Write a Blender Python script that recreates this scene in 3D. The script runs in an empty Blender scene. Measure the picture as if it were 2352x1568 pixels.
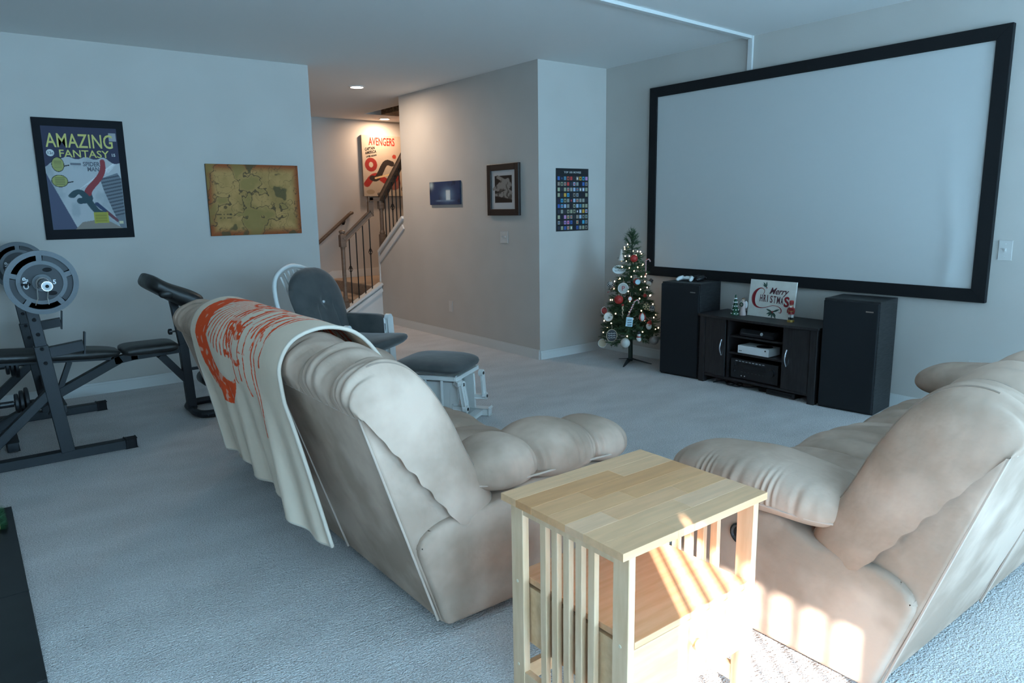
import bpy, bmesh, math, random
import numpy as np
from mathutils import Vector, Matrix
random.seed(7); np.random.seed(7)
S = bpy.context.scene
C = S.collection

# ------------------------------------------------------------------ camera, light, exposure
CAM_H = 1.4434
cam_d = bpy.data.cameras.new('camera'); cam = bpy.data.objects.new('camera', cam_d); C.objects.link(cam)
cam_d.sensor_width = 36; cam_d.lens = 25.26; cam_d.clip_start = 0.05
YAW, PIT, ROL = 0.9178, -0.1845, -0.0157
Fv = Vector((math.cos(YAW)*math.cos(PIT), math.sin(YAW)*math.cos(PIT), math.sin(PIT)))
R0 = Vector((math.sin(YAW), -math.cos(YAW), 0)); U0 = R0.cross(Fv)
Rv = math.cos(ROL)*R0 + math.sin(ROL)*U0; Uv = -math.sin(ROL)*R0 + math.cos(ROL)*U0
cam.matrix_world = Matrix(((Rv.x, Uv.x, -Fv.x, 0), (Rv.y, Uv.y, -Fv.y, 0), (Rv.z, Uv.z, -Fv.z, CAM_H), (0, 0, 0, 1)))
S.camera = cam
SKY_COL = (0.38, 0.70, 0.98); SKY_STR = 18.0
w = bpy.data.worlds.new('sky'); S.world = w; w.use_nodes = True
bgn = w.node_tree.nodes['Background']; bgn.inputs[0].default_value = (*SKY_COL, 1); bgn.inputs[1].default_value = SKY_STR
sun_d = bpy.data.lights.new('sun', 'SUN'); sun = bpy.data.objects.new('sun', sun_d); C.objects.link(sun)
sun_d.energy = 31; sun_d.angle = math.radians(0.45); sun_d.color = (1.0, 0.95, 0.90)
SUN_EL = math.radians(25.2)
sdir = Vector((0.583*math.cos(SUN_EL), 0.8125*math.cos(SUN_EL), -math.sin(SUN_EL)))
sun.rotation_euler = sdir.to_track_quat('-Z', 'Y').to_euler(); sun.location = (-4, -6, 5)
vs = S.view_settings; vs.view_transform = 'Standard'; vs.look = 'None'; vs.gamma = 1; vs.use_curve_mapping = False
vs.exposure = 0.32
cy = S.cycles; cy.max_bounces = 4; cy.diffuse_bounces = 4; cy.adaptive_threshold = 0.05; cy.use_light_tree = False; cy.glossy_bounces = 2; cy.transmission_bounces = 2; cy.caustics_reflective = False; cy.caustics_refractive = False; cy.sample_clamp_indirect = 6

# ------------------------------------------------------------------ helpers
def lin(c):
    if isinstance(c, str):
        c = tuple(int(c[i:i+2], 16)/255 for i in (0, 2, 4))
    return tuple(((v/12.92) if v <= 0.04045 else ((v+0.055)/1.055)**2.4) for v in c)
def tag(o, label=None, cat=None, group=None, kind=None):
    if label: o['label'] = label
    if cat: o['category'] = cat
    if group: o['group'] = group
    if kind: o['kind'] = kind
    return o
def thing(name, label, cat, loc=(0, 0, 0), rotz=0, group=None):
    o = bpy.data.objects.new(name, None); C.objects.link(o); o.empty_display_size = 0.05
    o.location = loc; o.rotation_euler = (0, 0, rotz)
    return tag(o, label, cat, group)
def obj(name, bm, mat, parent=None, loc=None, world=False, smooth=False, recalc=True):
    """bm -> ONE mesh object.  world=True: verts are world coords, shifted to the root's base"""
    if parent is not None and world:
        b = parent
        off = Vector((0, 0, 0))
        while b is not None: off += b.location; b = b.parent
        bmesh.ops.translate(bm, vec=-off, verts=bm.verts)
    if parent is None and world and loc is not None:
        bmesh.ops.translate(bm, vec=-Vector(loc), verts=bm.verts)
    if recalc: bmesh.ops.recalc_face_normals(bm, faces=bm.faces)
    me = bpy.data.meshes.new(name)
    if smooth:
        for f in bm.faces: f.smooth = True
    bm.to_mesh(me); bm.free()
    if isinstance(mat, (list, tuple)):
        for m_ in mat: me.materials.append(m_)
    else: me.materials.append(mat)
    o = bpy.data.objects.new(name, me); C.objects.link(o)
    if parent is not None: o.parent = parent
    if loc is not None: o.location = loc
    return o
def struct(name, bm, mat, label=None, **k):
    o = obj(name, bm, mat, **k); o['kind'] = 'structure'
    if label: o['label'] = label
    return o
def autosmooth(o, ang=40):
    me = o.data
    for p in me.polygons: p.use_smooth = True
    try: me.set_sharp_from_angle(angle=math.radians(ang))
    except Exception: pass
    return o
def N(): return bmesh.new()
def box(bm, x0, x1, y0, y1, z0, z1, bev=0, seg=2):
    r = bmesh.ops.create_cube(bm, size=1)['verts']
    for v in r:
        v.co = Vector(((x0+x1)/2+v.co.x*(x1-x0), (y0+y1)/2+v.co.y*(y1-y0), (z0+z1)/2+v.co.z*(z1-z0)))
    if bev:
        es = list({e for v in r for e in v.link_edges})
        bmesh.ops.bevel(bm, geom=es, offset=bev, segments=seg, affect='EDGES', profile=0.5)
    return bm
def bar(bm, p0, p1, w, h, up=(0, 0, 1), bev=0):
    """rectangular bar from p0 to p1, w sideways, h along up"""
    p0 = Vector(p0); p1 = Vector(p1); d = (p1-p0); L = d.length; d.normalize()
    s = d.cross(Vector(up));
    if s.length < 1e-5: s = d.cross(Vector((1, 0, 0)))
    s.normalize(); u = s.cross(d)
    r = bmesh.ops.create_cube(bm, size=1)['verts']
    for v in r: v.co = p0 + d*((v.co.x+0.5)*L) + s*(v.co.y*w) + u*(v.co.z*h)
    if bev:
        es = list({e for v in r for e in v.link_edges})
        bmesh.ops.bevel(bm, geom=es, offset=bev, segments=2, affect='EDGES', profile=0.5)
    return bm
def frame_at(d):
    d = Vector(d).normalized()
    a = Vector((0, 0, 1)) if abs(d.z) < 0.9 else Vector((1, 0, 0))
    s = d.cross(a).normalized(); return s, s.cross(d)
def tube(bm, pts, r, n=8, closed=False, cap=True, flat=1.0):
    pts = [Vector(p) for p in pts]; m = len(pts)
    rs = r if isinstance(r, (list, tuple)) else [r]*m
    rings = []; ps = None
    for i, p in enumerate(pts):
        if closed: d = pts[(i+1) % m]-pts[i-1]
        else: d = pts[min(i+1, m-1)]-pts[max(i-1, 0)]
        if d.length < 1e-9: d = Vector((0, 0, 1))
        d.normalize()
        if ps is None: s, u = frame_at(d)
        else:
            s = ps - d*ps.dot(d)
            s = s.normalized() if s.length > 1e-6 else frame_at(d)[0]
            u = s.cross(d)
        ps = s
        rings.append([bm.verts.new(p + s*(math.cos(2*math.pi*k/n)*rs[i]) + u*(math.sin(2*math.pi*k/n)*rs[i]*flat)) for k in range(n)])
    for i in range(m if closed else m-1):
        a, b = rings[i], rings[(i+1) % m]
        for k in range(n): bm.faces.new((a[k], a[(k+1) % n], b[(k+1) % n], b[k]))
    if cap and not closed:
        bm.faces.new(rings[0][::-1]); bm.faces.new(rings[-1])
    return bm
def lathe(bm, prof, c=(0, 0, 0), n=20, axis=(0, 0, 1)):
    """prof: list of (r, h) along axis"""
    ax = Vector(axis).normalized(); s, u = frame_at(ax); c = Vector(c); rings = []
    for r, h in prof:
        if r < 1e-6: rings.append([bm.verts.new(c+ax*h)])
        else: rings.append([bm.verts.new(c+ax*h+s*(r*math.cos(2*math.pi*k/n))+u*(r*math.sin(2*math.pi*k/n))) for k in range(n)])
    for a, b in zip(rings[:-1], rings[1:]):
        for k in range(n):
            q = [a[k % len(a)], a[(k+1) % len(a)], b[(k+1) % len(b)], b[k % len(b)]]
            q = list(dict.fromkeys(q))
            if len(q) > 2: bm.faces.new(q)
    for rg, fl in ((rings[0], True), (rings[-1], False)):
        if len(rg) > 2: bm.faces.new(rg[::-1] if fl else rg)
    return bm
def prism(bm, pts, axis, a0, a1):
    """polygon in the plane across axis, extruded a0..a1.  axis 'x': pts=(y,z); 'y': (x,z); 'z': (x,y)"""
    def P(p, a): return {'x': (a, p[0], p[1]), 'y': (p[0], a, p[1]), 'z': (p[0], p[1], a)}[axis]
    A = [bm.verts.new(P(p, a0)) for p in pts]; B = [bm.verts.new(P(p, a1)) for p in pts]
    bm.faces.new(A); bm.faces.new(B[::-1]); n = len(pts)
    for i in range(n): bm.faces.new((A[i], B[i], B[(i+1) % n], A[(i+1) % n]))
    return bm
def ell(bm, c, rx, ry, rz, n=24, m=14, p=2.0, q=2.0, fn=None):
    """superellipsoid pillow; p across, q vertical"""
    def sp(v, e): return math.copysign(abs(v)**e, v)
    rings = []
    for j in range(m+1):
        th = -math.pi/2+math.pi*j/m; cz = sp(math.sin(th), 2/q); cr = abs(math.cos(th))**(2/q)
        ring = []
        if j in (0, m): pts = [(0, 0, cz)]
        else: pts = [(cr*sp(math.cos(2*math.pi*k/n), 2/p), cr*sp(math.sin(2*math.pi*k/n), 2/p), cz) for k in range(n)]
        for a, b, d in pts:
            v = Vector((a*rx, b*ry, d*rz))
            if fn: v = fn(v, a, b, d)
            ring.append(bm.verts.new(Vector(c)+v))
        rings.append(ring)
    for a, b in zip(rings[:-1], rings[1:]):
        for k in range(n):
            q_ = list(dict.fromkeys([a[k % len(a)], a[(k+1) % len(a)], b[(k+1) % len(b)], b[k % len(b)]]))
            if len(q_) > 2: bm.faces.new(q_)
    return bm
def surf(bm, fn, nu, nv):
    g = [[bm.verts.new(fn(i/nu, j/nv)) for j in range(nv+1)] for i in range(nu+1)]
    for i in range(nu):
        for j in range(nv): bm.faces.new((g[i][j], g[i+1][j], g[i+1][j+1], g[i][j+1]))
    return g
def cr(pts, n):
    """Catmull-Rom samples"""
    P = [np.array(p, float) for p in pts]; P = [2*P[0]-P[1]]+P+[2*P[-1]-P[-2]]; out = []
    m = len(P)-3
    for k in range(n+1):
        t = k/n*m; i = min(int(t), m-1); f = t-i; a, b, c, d = P[i:i+4]
        out.append(0.5*((2*b)+(-a+c)*f+(2*a-5*b+4*c-d)*f*f+(-a+3*b-3*c+d)*f**3))
    return out
def smst(a, b, x):
    t = np.clip((x-a)/(b-a), 0, 1); return t*t*(3-2*t)

# ------------------------------------------------------------------ materials
MC = {}
def mat(name, col, rough=0.6, metal=0, col2=None, scale=20, stretch=None, bump=0, bscale=None, sheen=0, detail=4, emit=0, spec=0.5, lo=0.35, hi=0.65, trans=0, bdist=0.01):
    if name in MC: return MC[name]
    m = bpy.data.materials.new(name); m.use_nodes = True; nt = m.node_tree; b = nt.nodes['Principled BSDF']
    col = lin(col) if isinstance(col, str) else col
    b.inputs['Base Color'].default_value = (*col, 1); b.inputs['Roughness'].default_value = rough
    b.inputs['Metallic'].default_value = metal; b.inputs['Specular IOR Level'].default_value = spec
    if sheen: b.inputs['Sheen Weight'].default_value = sheen; b.inputs['Sheen Roughness'].default_value = 0.4
    if trans: b.inputs['Transmission Weight'].default_value = trans
    if emit: b.inputs['Emission Color'].default_value = (*col, 1); b.inputs['Emission Strength'].default_value = emit
    if col2 is not None or bump:
        tc = nt.nodes.new('ShaderNodeTexCoord'); mp = nt.nodes.new('ShaderNodeMapping')
        nt.links.new(tc.outputs['Object'], mp.inputs['Vector'])
        if stretch: mp.inputs['Scale'].default_value = stretch
    if col2 is not None:
        col2 = lin(col2) if isinstance(col2, str) else col2
        nz = nt.nodes.new('ShaderNodeTexNoise'); nz.inputs['Scale'].default_value = scale; nz.inputs['Detail'].default_value = detail
        nt.links.new(mp.outputs[0], nz.inputs['Vector'])
        rp = nt.nodes.new('ShaderNodeValToRGB'); rp.color_ramp.elements[0].position = lo; rp.color_ramp.elements[1].position = hi
        rp.color_ramp.elements[0].color = (*col, 1); rp.color_ramp.elements[1].color = (*col2, 1)
        nt.links.new(nz.outputs['Fac'], rp.inputs[0]); nt.links.new(rp.outputs[0], b.inputs['Base Color'])
    if bump:
        n2 = nt.nodes.new('ShaderNodeTexNoise'); n2.inputs['Scale'].default_value = bscale or scale; n2.inputs['Detail'].default_value = 3
        nt.links.new(mp.outputs[0], n2.inputs['Vector'])
        bp = nt.nodes.new('ShaderNodeBump'); bp.inputs['Strength'].default_value = bump; bp.inputs['Distance'].default_value = bdist
        nt.links.new(n2.outputs['Fac'], bp.inputs['Height']); nt.links.new(bp.outputs[0], b.inputs['Normal'])
    if emit: m.cycles.emission_sampling = 'NONE'
    MC[name] = m; return m
def paint_mat(name, rough=0.6, sheen=0):
    if name in MC: return MC[name]
    m = bpy.data.materials.new(name); m.use_nodes = True; nt = m.node_tree; b = nt.nodes['Principled BSDF']
    at = nt.nodes.new('ShaderNodeAttribute'); at.attribute_name = 'Col'
    nt.links.new(at.outputs['Color'], b.inputs['Base Color']); b.inputs['Roughness'].default_value = rough
    if sheen: b.inputs['Sheen Weight'].default_value = sheen
    MC[name] = m; return m
def set_col(me, cols):
    a = me.color_attributes.new('Col', 'FLOAT_COLOR', 'POINT')
    arr = np.ones((len(me.vertices), 4), np.float32); arr[:, :3] = cols; a.data.foreach_set('color', arr.ravel())

wall_m = mat('wall_paint', (0.52, 0.485, 0.45), 0.9, col2=(0.54, 0.505, 0.47), scale=3, detail=1)
ceil_m = mat('ceiling_paint', (0.78, 0.77, 0.75), 0.95)
trim_m = mat('trim_white', (0.66, 0.655, 0.64), 0.5)
white_m = mat('white_plastic', (0.80, 0.80, 0.79), 0.4)
black_m = mat('black_plastic', (0.012, 0.012, 0.014), 0.4)
blackmat_m = mat('black_matte', (0.008, 0.008, 0.010), 0.85)
chrome_m = mat('chrome', (0.75, 0.75, 0.76), 0.22, 1)
# carpet: tufts as fine relief, broad brush marks in colour
def carpet(name, c1, c2, c3, str_=(1, 1, 1)):
    m = bpy.data.materials.new(name); m.use_nodes = True; nt = m.node_tree; b = nt.nodes['Principled BSDF']; L = nt.links.new
    tc = nt.nodes.new('ShaderNodeTexCoord')
    def nz(s, d, sc=(1, 1, 1), rot=0):
        mp = nt.nodes.new('ShaderNodeMapping'); mp.inputs['Scale'].default_value = sc; mp.inputs['Rotation'].default_value = (0, 0, rot); L(tc.outputs['Object'], mp.inputs[0])
        n = nt.nodes.new('ShaderNodeTexNoise'); n.inputs['Scale'].default_value = s; n.inputs['Detail'].default_value = d; L(mp.outputs[0], n.inputs['Vector']); return n
    fine = nz(170, 2); brush = nz(2.6, 4, (1, 1.8, 1), 0.35); tuft = nz(42, 2, (1, 2.2, 1), 0.35)
    r = nt.nodes.new('ShaderNodeValToRGB'); r.color_ramp.elements[0].position = 0.3; r.color_ramp.elements[1].position = 0.72
    r.color_ramp.elements[0].color = (*c1, 1); r.color_ramp.elements[1].color = (*c2, 1); L(fine.outputs['Fac'], r.inputs[0])
    r2 = nt.nodes.new('ShaderNodeValToRGB'); r2.color_ramp.elements[0].position = 0.35; r2.color_ramp.elements[1].position = 0.68
    r2.color_ramp.elements[0].color = (0.86, 0.855, 0.85, 1); r2.color_ramp.elements[1].color = (*c3, 1); L(brush.outputs['Fac'], r2.inputs[0])
    mx = nt.nodes.new('ShaderNodeMix'); mx.data_type = 'RGBA'; mx.blend_type = 'MULTIPLY'; mx.inputs[0].default_value = 1
    L(r.outputs[0], mx.inputs[6]); L(r2.outputs[0], mx.inputs[7]); L(mx.outputs[2], b.inputs['Base Color'])
    ad = nt.nodes.new('ShaderNodeMath'); ad.operation = 'ADD'; L(fine.outputs['Fac'], ad.inputs[0]); L(tuft.outputs['Fac'], ad.inputs[1])
    bp = nt.nodes.new('ShaderNodeBump'); bp.inputs['Strength'].default_value = 0.8; bp.inputs['Distance'].default_value = 0.012
    L(ad.outputs[0], bp.inputs['Height']); L(bp.outputs[0], b.inputs['Normal'])
    b.inputs['Roughness'].default_value = 1; b.inputs['Specular IOR Level'].default_value = 0.1; b.inputs['Sheen Weight'].default_value = 0.08
    return m
carpet_m = carpet('carpet', (0.50, 0.47, 0.46), (0.95, 0.92, 0.92), (1, 1, 1))
stair_carpet_m = mat('stair_carpet', (0.30, 0.22, 0.16), 1, col2=(0.44, 0.34, 0.26), scale=120, bump=0.5, bscale=160)
# suede: nap marks in broad soft patches
suede_m = mat('suede', (0.365, 0.26, 0.20), 0.95, col2=(0.545, 0.40, 0.318), scale=3.6, detail=4, lo=0.38, hi=0.62, bump=0.35, bscale=16, bdist=0.012, spec=0.15)
piping_m = mat('suede_piping', (0.50, 0.38, 0.31), 0.9, sheen=0.4)
oak_dark_m = mat('stained_oak', (0.115, 0.075, 0.052), 0.5, col2=(0.155, 0.105, 0.072), scale=6, stretch=(1, 1, 8))
iron_m = mat('wrought_iron', (0.012, 0.011, 0.010), 0.5, 0.4)
birch_m = mat('birch', (0.70, 0.44, 0.24), 0.42, col2=(0.80, 0.54, 0.32), scale=3, stretch=(2, 14, 14), detail=6)
birch_g_m = mat('birch_upright', (0.72, 0.47, 0.28), 0.45, col2=(0.82, 0.57, 0.37), scale=3, stretch=(14, 14, 2), detail=6)
grey_cush_m = mat('charcoal_velour', (0.062, 0.065, 0.066), 0.9, col2=(0.088, 0.088, 0.086), scale=8, sheen=0.3, bump=0.25, bscale=12)
white_wood_m = mat('white_wood', (0.80, 0.80, 0.78), 0.4)
steel_m = mat('black_powder_steel', (0.022, 0.025, 0.030), 0.5, 0.3, bump=0.1, bscale=300)
vinyl_m = mat('black_vinyl', (0.014, 0.014, 0.014), 0.42, col2=(0.024, 0.023, 0.022), scale=9, bump=0.25, bscale=14)
castiron_m = mat('grey_cast_iron', (0.11, 0.12, 0.13), 0.55, 0.5, bump=0.15, bscale=200)
castdark_m = mat('dark_cast_iron', (0.025, 0.027, 0.030), 0.5, 0.5)
espresso_m = mat('espresso_wood', (0.012, 0.010, 0.011), 0.45, col2=(0.024, 0.020, 0.021), scale=9, stretch=(1, 8, 1))
grille_m = mat('speaker_cloth', (0.007, 0.008, 0.010), 0.95, bump=0.4, bscale=500, bdist=0.002)
frame_m = mat('black_velvet', (0.003, 0.003, 0.004), 0.95)
canvas_m = mat('screen_vinyl', (0.56, 0.56, 0.55), 0.75)
pine_m = mat('pine_needles', (0.018, 0.050, 0.022), 0.7, col2=(0.05, 0.105, 0.045), scale=14)

# ------------------------------------------------------------------ room
H = 2.74
XW, YS, XR, YL, XL, XM, YA, YF = -0.45, -3.2, 5.179, 6.574, 2.739, 4.32, 5.206, 10.05
XH = 1.6       # end of the stair hall behind the left wall
XE = 6.1       # outer wall of the stair well
bm = N(); box(bm, XW-.15, XE+.12, YS-.15, YF+.15, -.12, 0); struct('floor', bm, carpet_m, 'wall to wall grey beige carpet')
# ceiling with the stair-well opening
bm = N()
hx0, hx1, hy0, hy1 = 4.69, 5.75, 6.2, 9.40
for (a, b_, c_, d_) in ((XW-.15, hx0, YS-.15, YF+.15), (hx1, XE+.12, YS-.15, YF+.15), (hx0, hx1, YS-.15, hy0), (hx0, hx1, hy1, YF+.15)):
    box(bm, a, b_, c_, d_, H, H+.14)
struct('ceiling', bm, ceil_m, 'smooth off white ceiling')
bm = N(); box(bm, hx0-.05, hx1+.05, hy0-.05, hy1+.05, H+1.2, H+1.3)
for (a, b_, c_, d_) in ((hx0-.05, hx0, hy0, hy1), (hx1, hx1+.05, hy0, hy1), (hx0-.05, hx1+.05, hy0-.05, hy0), (hx0-.05, hx1+.05, hy1, hy1+.05)):
    box(bm, a, b_, c_, d_, H+.14, H+1.25)
struct('wall_stairwell_shaft', bm, wall_m, 'shaft above the stair opening')
bm = N(); box(bm, 4.95, hx1-.002, 8.25, hy1-.002, H+.005, H+.13)
for k in range(3): box(bm, 5.0+.16*k, hx1-.004, 8.9-.02*k, hy1-.004, H+.13+.0*k, H+.16+.05*k)
struct('trim_1', bm, mat('upper_carpet', (0.10, 0.065, 0.035), 1, col2=(0.28, 0.19, 0.11), scale=26, bump=.6, bscale=60), 'brown carpeted edge of the floor above')

bm = N(); box(bm, XW-.12, XL, YL, YL+.12, 0, H); struct('wall_left', bm, wall_m)
bm = N(); prism(bm, [(YA, 0), (8.42, 0), (8.42, .90), (7.76, 1.34), (7.76, H), (YA, H)], 'x', XM, XM+.12)
struct('wall_middle', bm, wall_m)
bm = N(); box(bm, XM+.12, XE+.12, YA, YA+.12, 0, H); struct('wall_alcove', bm, wall_m)
bm = N(); box(bm, XR, XR+.12, YS-.12, YA, 0, H); struct('wall_right', bm, wall_m)
bm = N(); box(bm, XH, XE, YF, YF+.12, 0, H); struct('wall_far', bm, wall_m)
bm = N(); box(bm, XE, XE+.12, YA+.12, YF+.12, 0, H); struct('wall_stairwell', bm, wall_m)
bm = N(); box(bm, XH-.12, XH, YL+.12, YF+.12, 0, H); struct('wall_hall', bm, wall_m)
# wall behind the camera side: patio door at x = XW, two windows at y = YS
def wall_open(bm, axis, at0, at1, lo, hi, openings):
    cur = lo
    for (a, b_, z0, z1) in sorted(openings):
        segs = [(cur, a, 0, H), (a, b_, 0, z0), (a, b_, z1, H)]
        for (p, q, r, t) in segs:
            if q-p > 1e-4 and t-r > 1e-4:
                if axis == 'x': box(bm, at0, at1, p, q, r, t)
                else: box(bm, p, q, at0, at1, r, t)
        cur = b_
    if axis == 'x': box(bm, at0, at1, cur, hi, 0, H)
    else: box(bm, cur, hi, at0, at1, 0, H)
DOOR = (-2.66, -1.45, 0.06, 2.27)
bm = N(); wall_open(bm, 'x', XW-.12, XW, YS, YL, [DOOR]); struct('wall_fireplace', bm, wall_m)
WINS = [(-0.35, 1.75, 0.10, 2.50), (2.95, 4.95, 0.10, 2.50)]
bm = N(); wall_open(bm, 'y', YS-.12, YS, XW-.12, XR, WINS); struct('wall_back', bm, wall_m)
wi = 0
def window(a, b_, z0, z1, axis, mull=True, vanes=False):
    global wi; wi += 1
    bm = N(); t = .05
    at0, at1 = (XW-.09, XW-.03) if axis == 'x' else (YS-.09, YS-.03)
    parts = [(a, a+t, z0, z1), (b_-t, b_, z0, z1), (a+t, b_-t, z0, z0+t), (a+t, b_-t, z1-t, z1)]
    if mull: parts.append((a+t, b_-t, (z0+z1)/2-.02, (z0+z1)/2+.02))
    for (p, q, r, s) in parts:
        if axis == 'x': box(bm, at0, at1, p, q, r, s)
        else: box(bm, p, q, at0, at1, r, s)
    o = struct('window_%d' % wi, bm, trim_m)
    # a portal that guides sky light through the opening
    ld = bpy.data.lights.new('daylight_portal', 'AREA'); ld.shape = 'RECTANGLE'; ld.size = b_-a; ld.size_y = z1-z0; ld.cycles.is_portal = True
    lo = bpy.data.objects.new('daylight_portal', ld); C.objects.link(lo)
    if axis == 'x': lo.location = (XW-.13, (a+b_)/2, (z0+z1)/2); lo.rotation_euler = Vector((1, 0, 0)).to_track_quat('-Z', 'Z').to_euler()
    else: lo.location = ((a+b_)/2, YS-.13, (z0+z1)/2); lo.rotation_euler = Vector((0, 1, 0)).to_track_quat('-Z', 'Z').to_euler()
    return o
door = window(*DOOR, 'x', mull=False)
# slim upright blind vanes in the patio door, inferred from the striped sun
for k in range(10):
    y = DOOR[0]+.10+k*.108
    bm = N(); box(bm, XW-.068, XW-.062, y-.019, y+.019, DOOR[2]+.05, DOOR[3]-.05)
    obj('door_bar', bm, trim_m, door)
for wv in WINS: window(*wv, 'y')
# unseen roof, side wall and posts added to keep sun off the back windows
bm = N(); box(bm, -.62, XR+2.2, YS-4.8, YS-.125, H+.16, H+.26); box(bm, -.62, -.55, YS-4.8, YS-.125, -.1, H+.16); po = struct('roof_sun_shade', bm, trim_m, 'unseen roof and side wall added outside to block the sun')
for x in (1.4, 4.2, 7.0):
    bm = N(); box(bm, x-.06, x+.06, YS-4.7, YS-4.58, -.1, H+.16); obj('sun_shade_post', bm, trim_m, po)
# baseboards
def base(name, x0, x1, y0, y1, hgt=.095):
    bm = N(); box(bm, x0, x1, y0, y1, 0, hgt-.018)
    dx, dy = x1-x0, y1-y0
    if dx > dy: box(bm, x0, x1, y0+dy*.25, y1-dy*.25, hgt-.018, hgt)
    else: box(bm, x0+dx*.25, x1-dx*.25, y0, y1, hgt-.018, hgt)
    return struct(name, bm, trim_m)
base('baseboard_left', XW, XL, YL-.016, YL)
base('baseboard_middle', XM-.016, XM, YA, 8.40)
base('baseboard_alcove', XM, XR-.016, YA-.016, YA, .085)
base('baseboard_right', XR-.016, XR, YS, YA-.016)
base('baseboard_far', XH, 3.55, YF-.016, YF)
# ------------------------------------------------------------------ stairs
st = thing('staircase', 'carpeted lower stairs with white stringer rising to a landing', 'stairs', (4.0, 9.2, 0))
YP = 8.42
RISE, LAND = .15, .45
for i, x in enumerate((3.72, 4.02)):
    bm = N(); box(bm, x, XM+.0 if i else 4.02, YP+.02, YF-.02, 0 if i == 0 else 0, RISE*(i+1), .012)
    obj('tread', bm, stair_carpet_m, st, world=True)
bm = N(); box(bm, XM+.0, XE-.002, YP+.02, YF-.02, 0, LAND, .012); obj('landing', bm, stair_carpet_m, st, world=True)
# closed stringer panel with capped slope (plane y = YP)
bm = N(); prism(bm, [(3.60, 0), (XM-.001, 0), (XM-.001, .47), (3.60, .03)], 'y', YP-.02, YP+.019); obj('stringer', bm, trim_m, st, world=True)
bm = N(); bar(bm, (3.56, YP, .06), (XM-.002, YP, .50), .11, .03); obj('stringer_cap', bm, trim_m, st, world=True)
bm = N(); bar(bm, (3.60, YP-.03, -.02+.03), (XM-.002, YP-.03, .425), .02, .05); obj('stringer_moulding', bm, trim_m, st, world=True)
# skirt on the far wall
bm = N(); prism(bm, [(3.5, 0), (3.62, 0), (4.42, .45), (5.95, .45), (5.95, .56), (4.36, .56), (3.46, .10)], 'y', YF-.018, YF); obj('wall_skirt', bm, trim_m, st, world=True)
# capped slope on the middle wall (upper flight)
bm = N(); bar(bm, (XM+.06, 8.43, .905), (XM+.06, 7.765, 1.345), .17, .035); obj('knee_wall_cap', bm, trim_m, st, world=True)
bm = N(); bar(bm, (XM-.008, 8.42, .80), (XM-.008, 7.765, 1.235), .016, .06, up=(0, 0, 1)); obj('knee_wall_moulding', bm, trim_m, st, world=True)
bm = N(); box(bm, XM-.012, XM+.125, 8.42, 8.445, .45, .93); obj('corner_board', bm, trim_m, st, world=True)

rail = thing('stair_railing', 'brown wooden stair railing with black iron balusters and turned newel posts', 'railing', (3.86, YP, 0))
def newel(x, y, z0, z1):
    bm = N()
    box(bm, x-.035, x+.035, y-.035, y+.035, z0, z0+.20, .004)
    lathe(bm, [(.033, z0+.2), (.036, z0+.22), (.026, z0+.25), (.024, z0+.5), (.027, z1-.24), (.033, z1-.21)], (x, y, 0), 14)
    box(bm, x-.037, x+.037, y-.037, y+.037, z1-.21, z1-.06, .006)
    lathe(bm, [(.037, z1-.06), (.028, z1-.045), (.040, z1-.03), (.040, z1-.012), (.018, z1), (0, z1)], (x, y, 0), 14)
    return obj('newel_post', bm, oak_dark_m, rail, world=True)
newel(3.815, YP, .10, 1.20); newel(XM+.05, YP, .93, 1.66)
bm = N()
bar(bm, (3.83, YP, 1.075), (4.215, YP, 1.40), .055, .06, bev=.012)
bar(bm, (4.215, YP, 1.37), (4.215, YP, 1.60), .05, .05, up=(1, 0, 0), bev=.01)
bar(bm, (4.195, YP, 1.575), (XM+.05, YP, 1.575), .05, .055, bev=.01)
bar(bm, (XM+.05, YP-.01, 1.57), (XM+.05, 7.765, 2.08), .055, .06, bev=.012)
obj('handrail', bm, oak_dark_m, rail, world=True)
def baluster(x, y, z0, z1, knot):
    bm = N()
    tube(bm, [(x, y, z0), (x, y, z1)], .0075, 6)
    if knot:
        zc = z0+(z1-z0)*.52
        for k in range(4):
            pts = [(x+.024*math.sin(math.pi*t/8)*math.cos(k*math.pi/2+t*.35), y+.024*math.sin(math.pi*t/8)*math.sin(k*math.pi/2+t*.35), zc-.045+.09*t/8) for t in range(9)]
            tube(bm, pts, .004, 4)
        for q in (-.055, .048): lathe(bm, [(.006, 0), (.012, .003), (.006, .008)], (x, y, zc+q), 8)
    return obj('baluster', bm, iron_m, rail, world=True)
for i, x in enumerate((3.905, 4.0, 4.095, 4.19)):
    baluster(x, YP, .075+(x-3.56)*.579, 1.05+(x-3.83)*.844, i in (0, 3))
for i in range(6):
    y = 8.31-.098*i
    baluster(XM+.05, y, .92+(8.43-y)*.662, 1.55+(8.41-y)*.79, i in (2, 5))
wr = thing('wall_handrail', 'brown round handrail mounted on the far stair wall', 'handrail', (4.4, YF-.07, 0))
bm = N(); tube(bm, [(3.95, YF-.07, .82), (4.66, YF-.07, 1.385), (4.70, YF-.07, 1.40), (4.705, YF-.02, 1.40)], .024, 10); obj('rail', bm, oak_dark_m, wr, world=True)
for x in (4.08, 4.58):
    bm = N(); z = .82+(x-3.95)*.796; tube(bm, [(x, YF-.07, z-.02), (x, YF-.06, z-.06), (x, YF-.004, z-.07)], .007, 6); lathe(bm, [(.025, 0), (.025, .006)], (x, YF-.008, z-.07), 12, (0, 1, 0))
    obj('bracket', bm, iron_m, wr, world=True)
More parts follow.
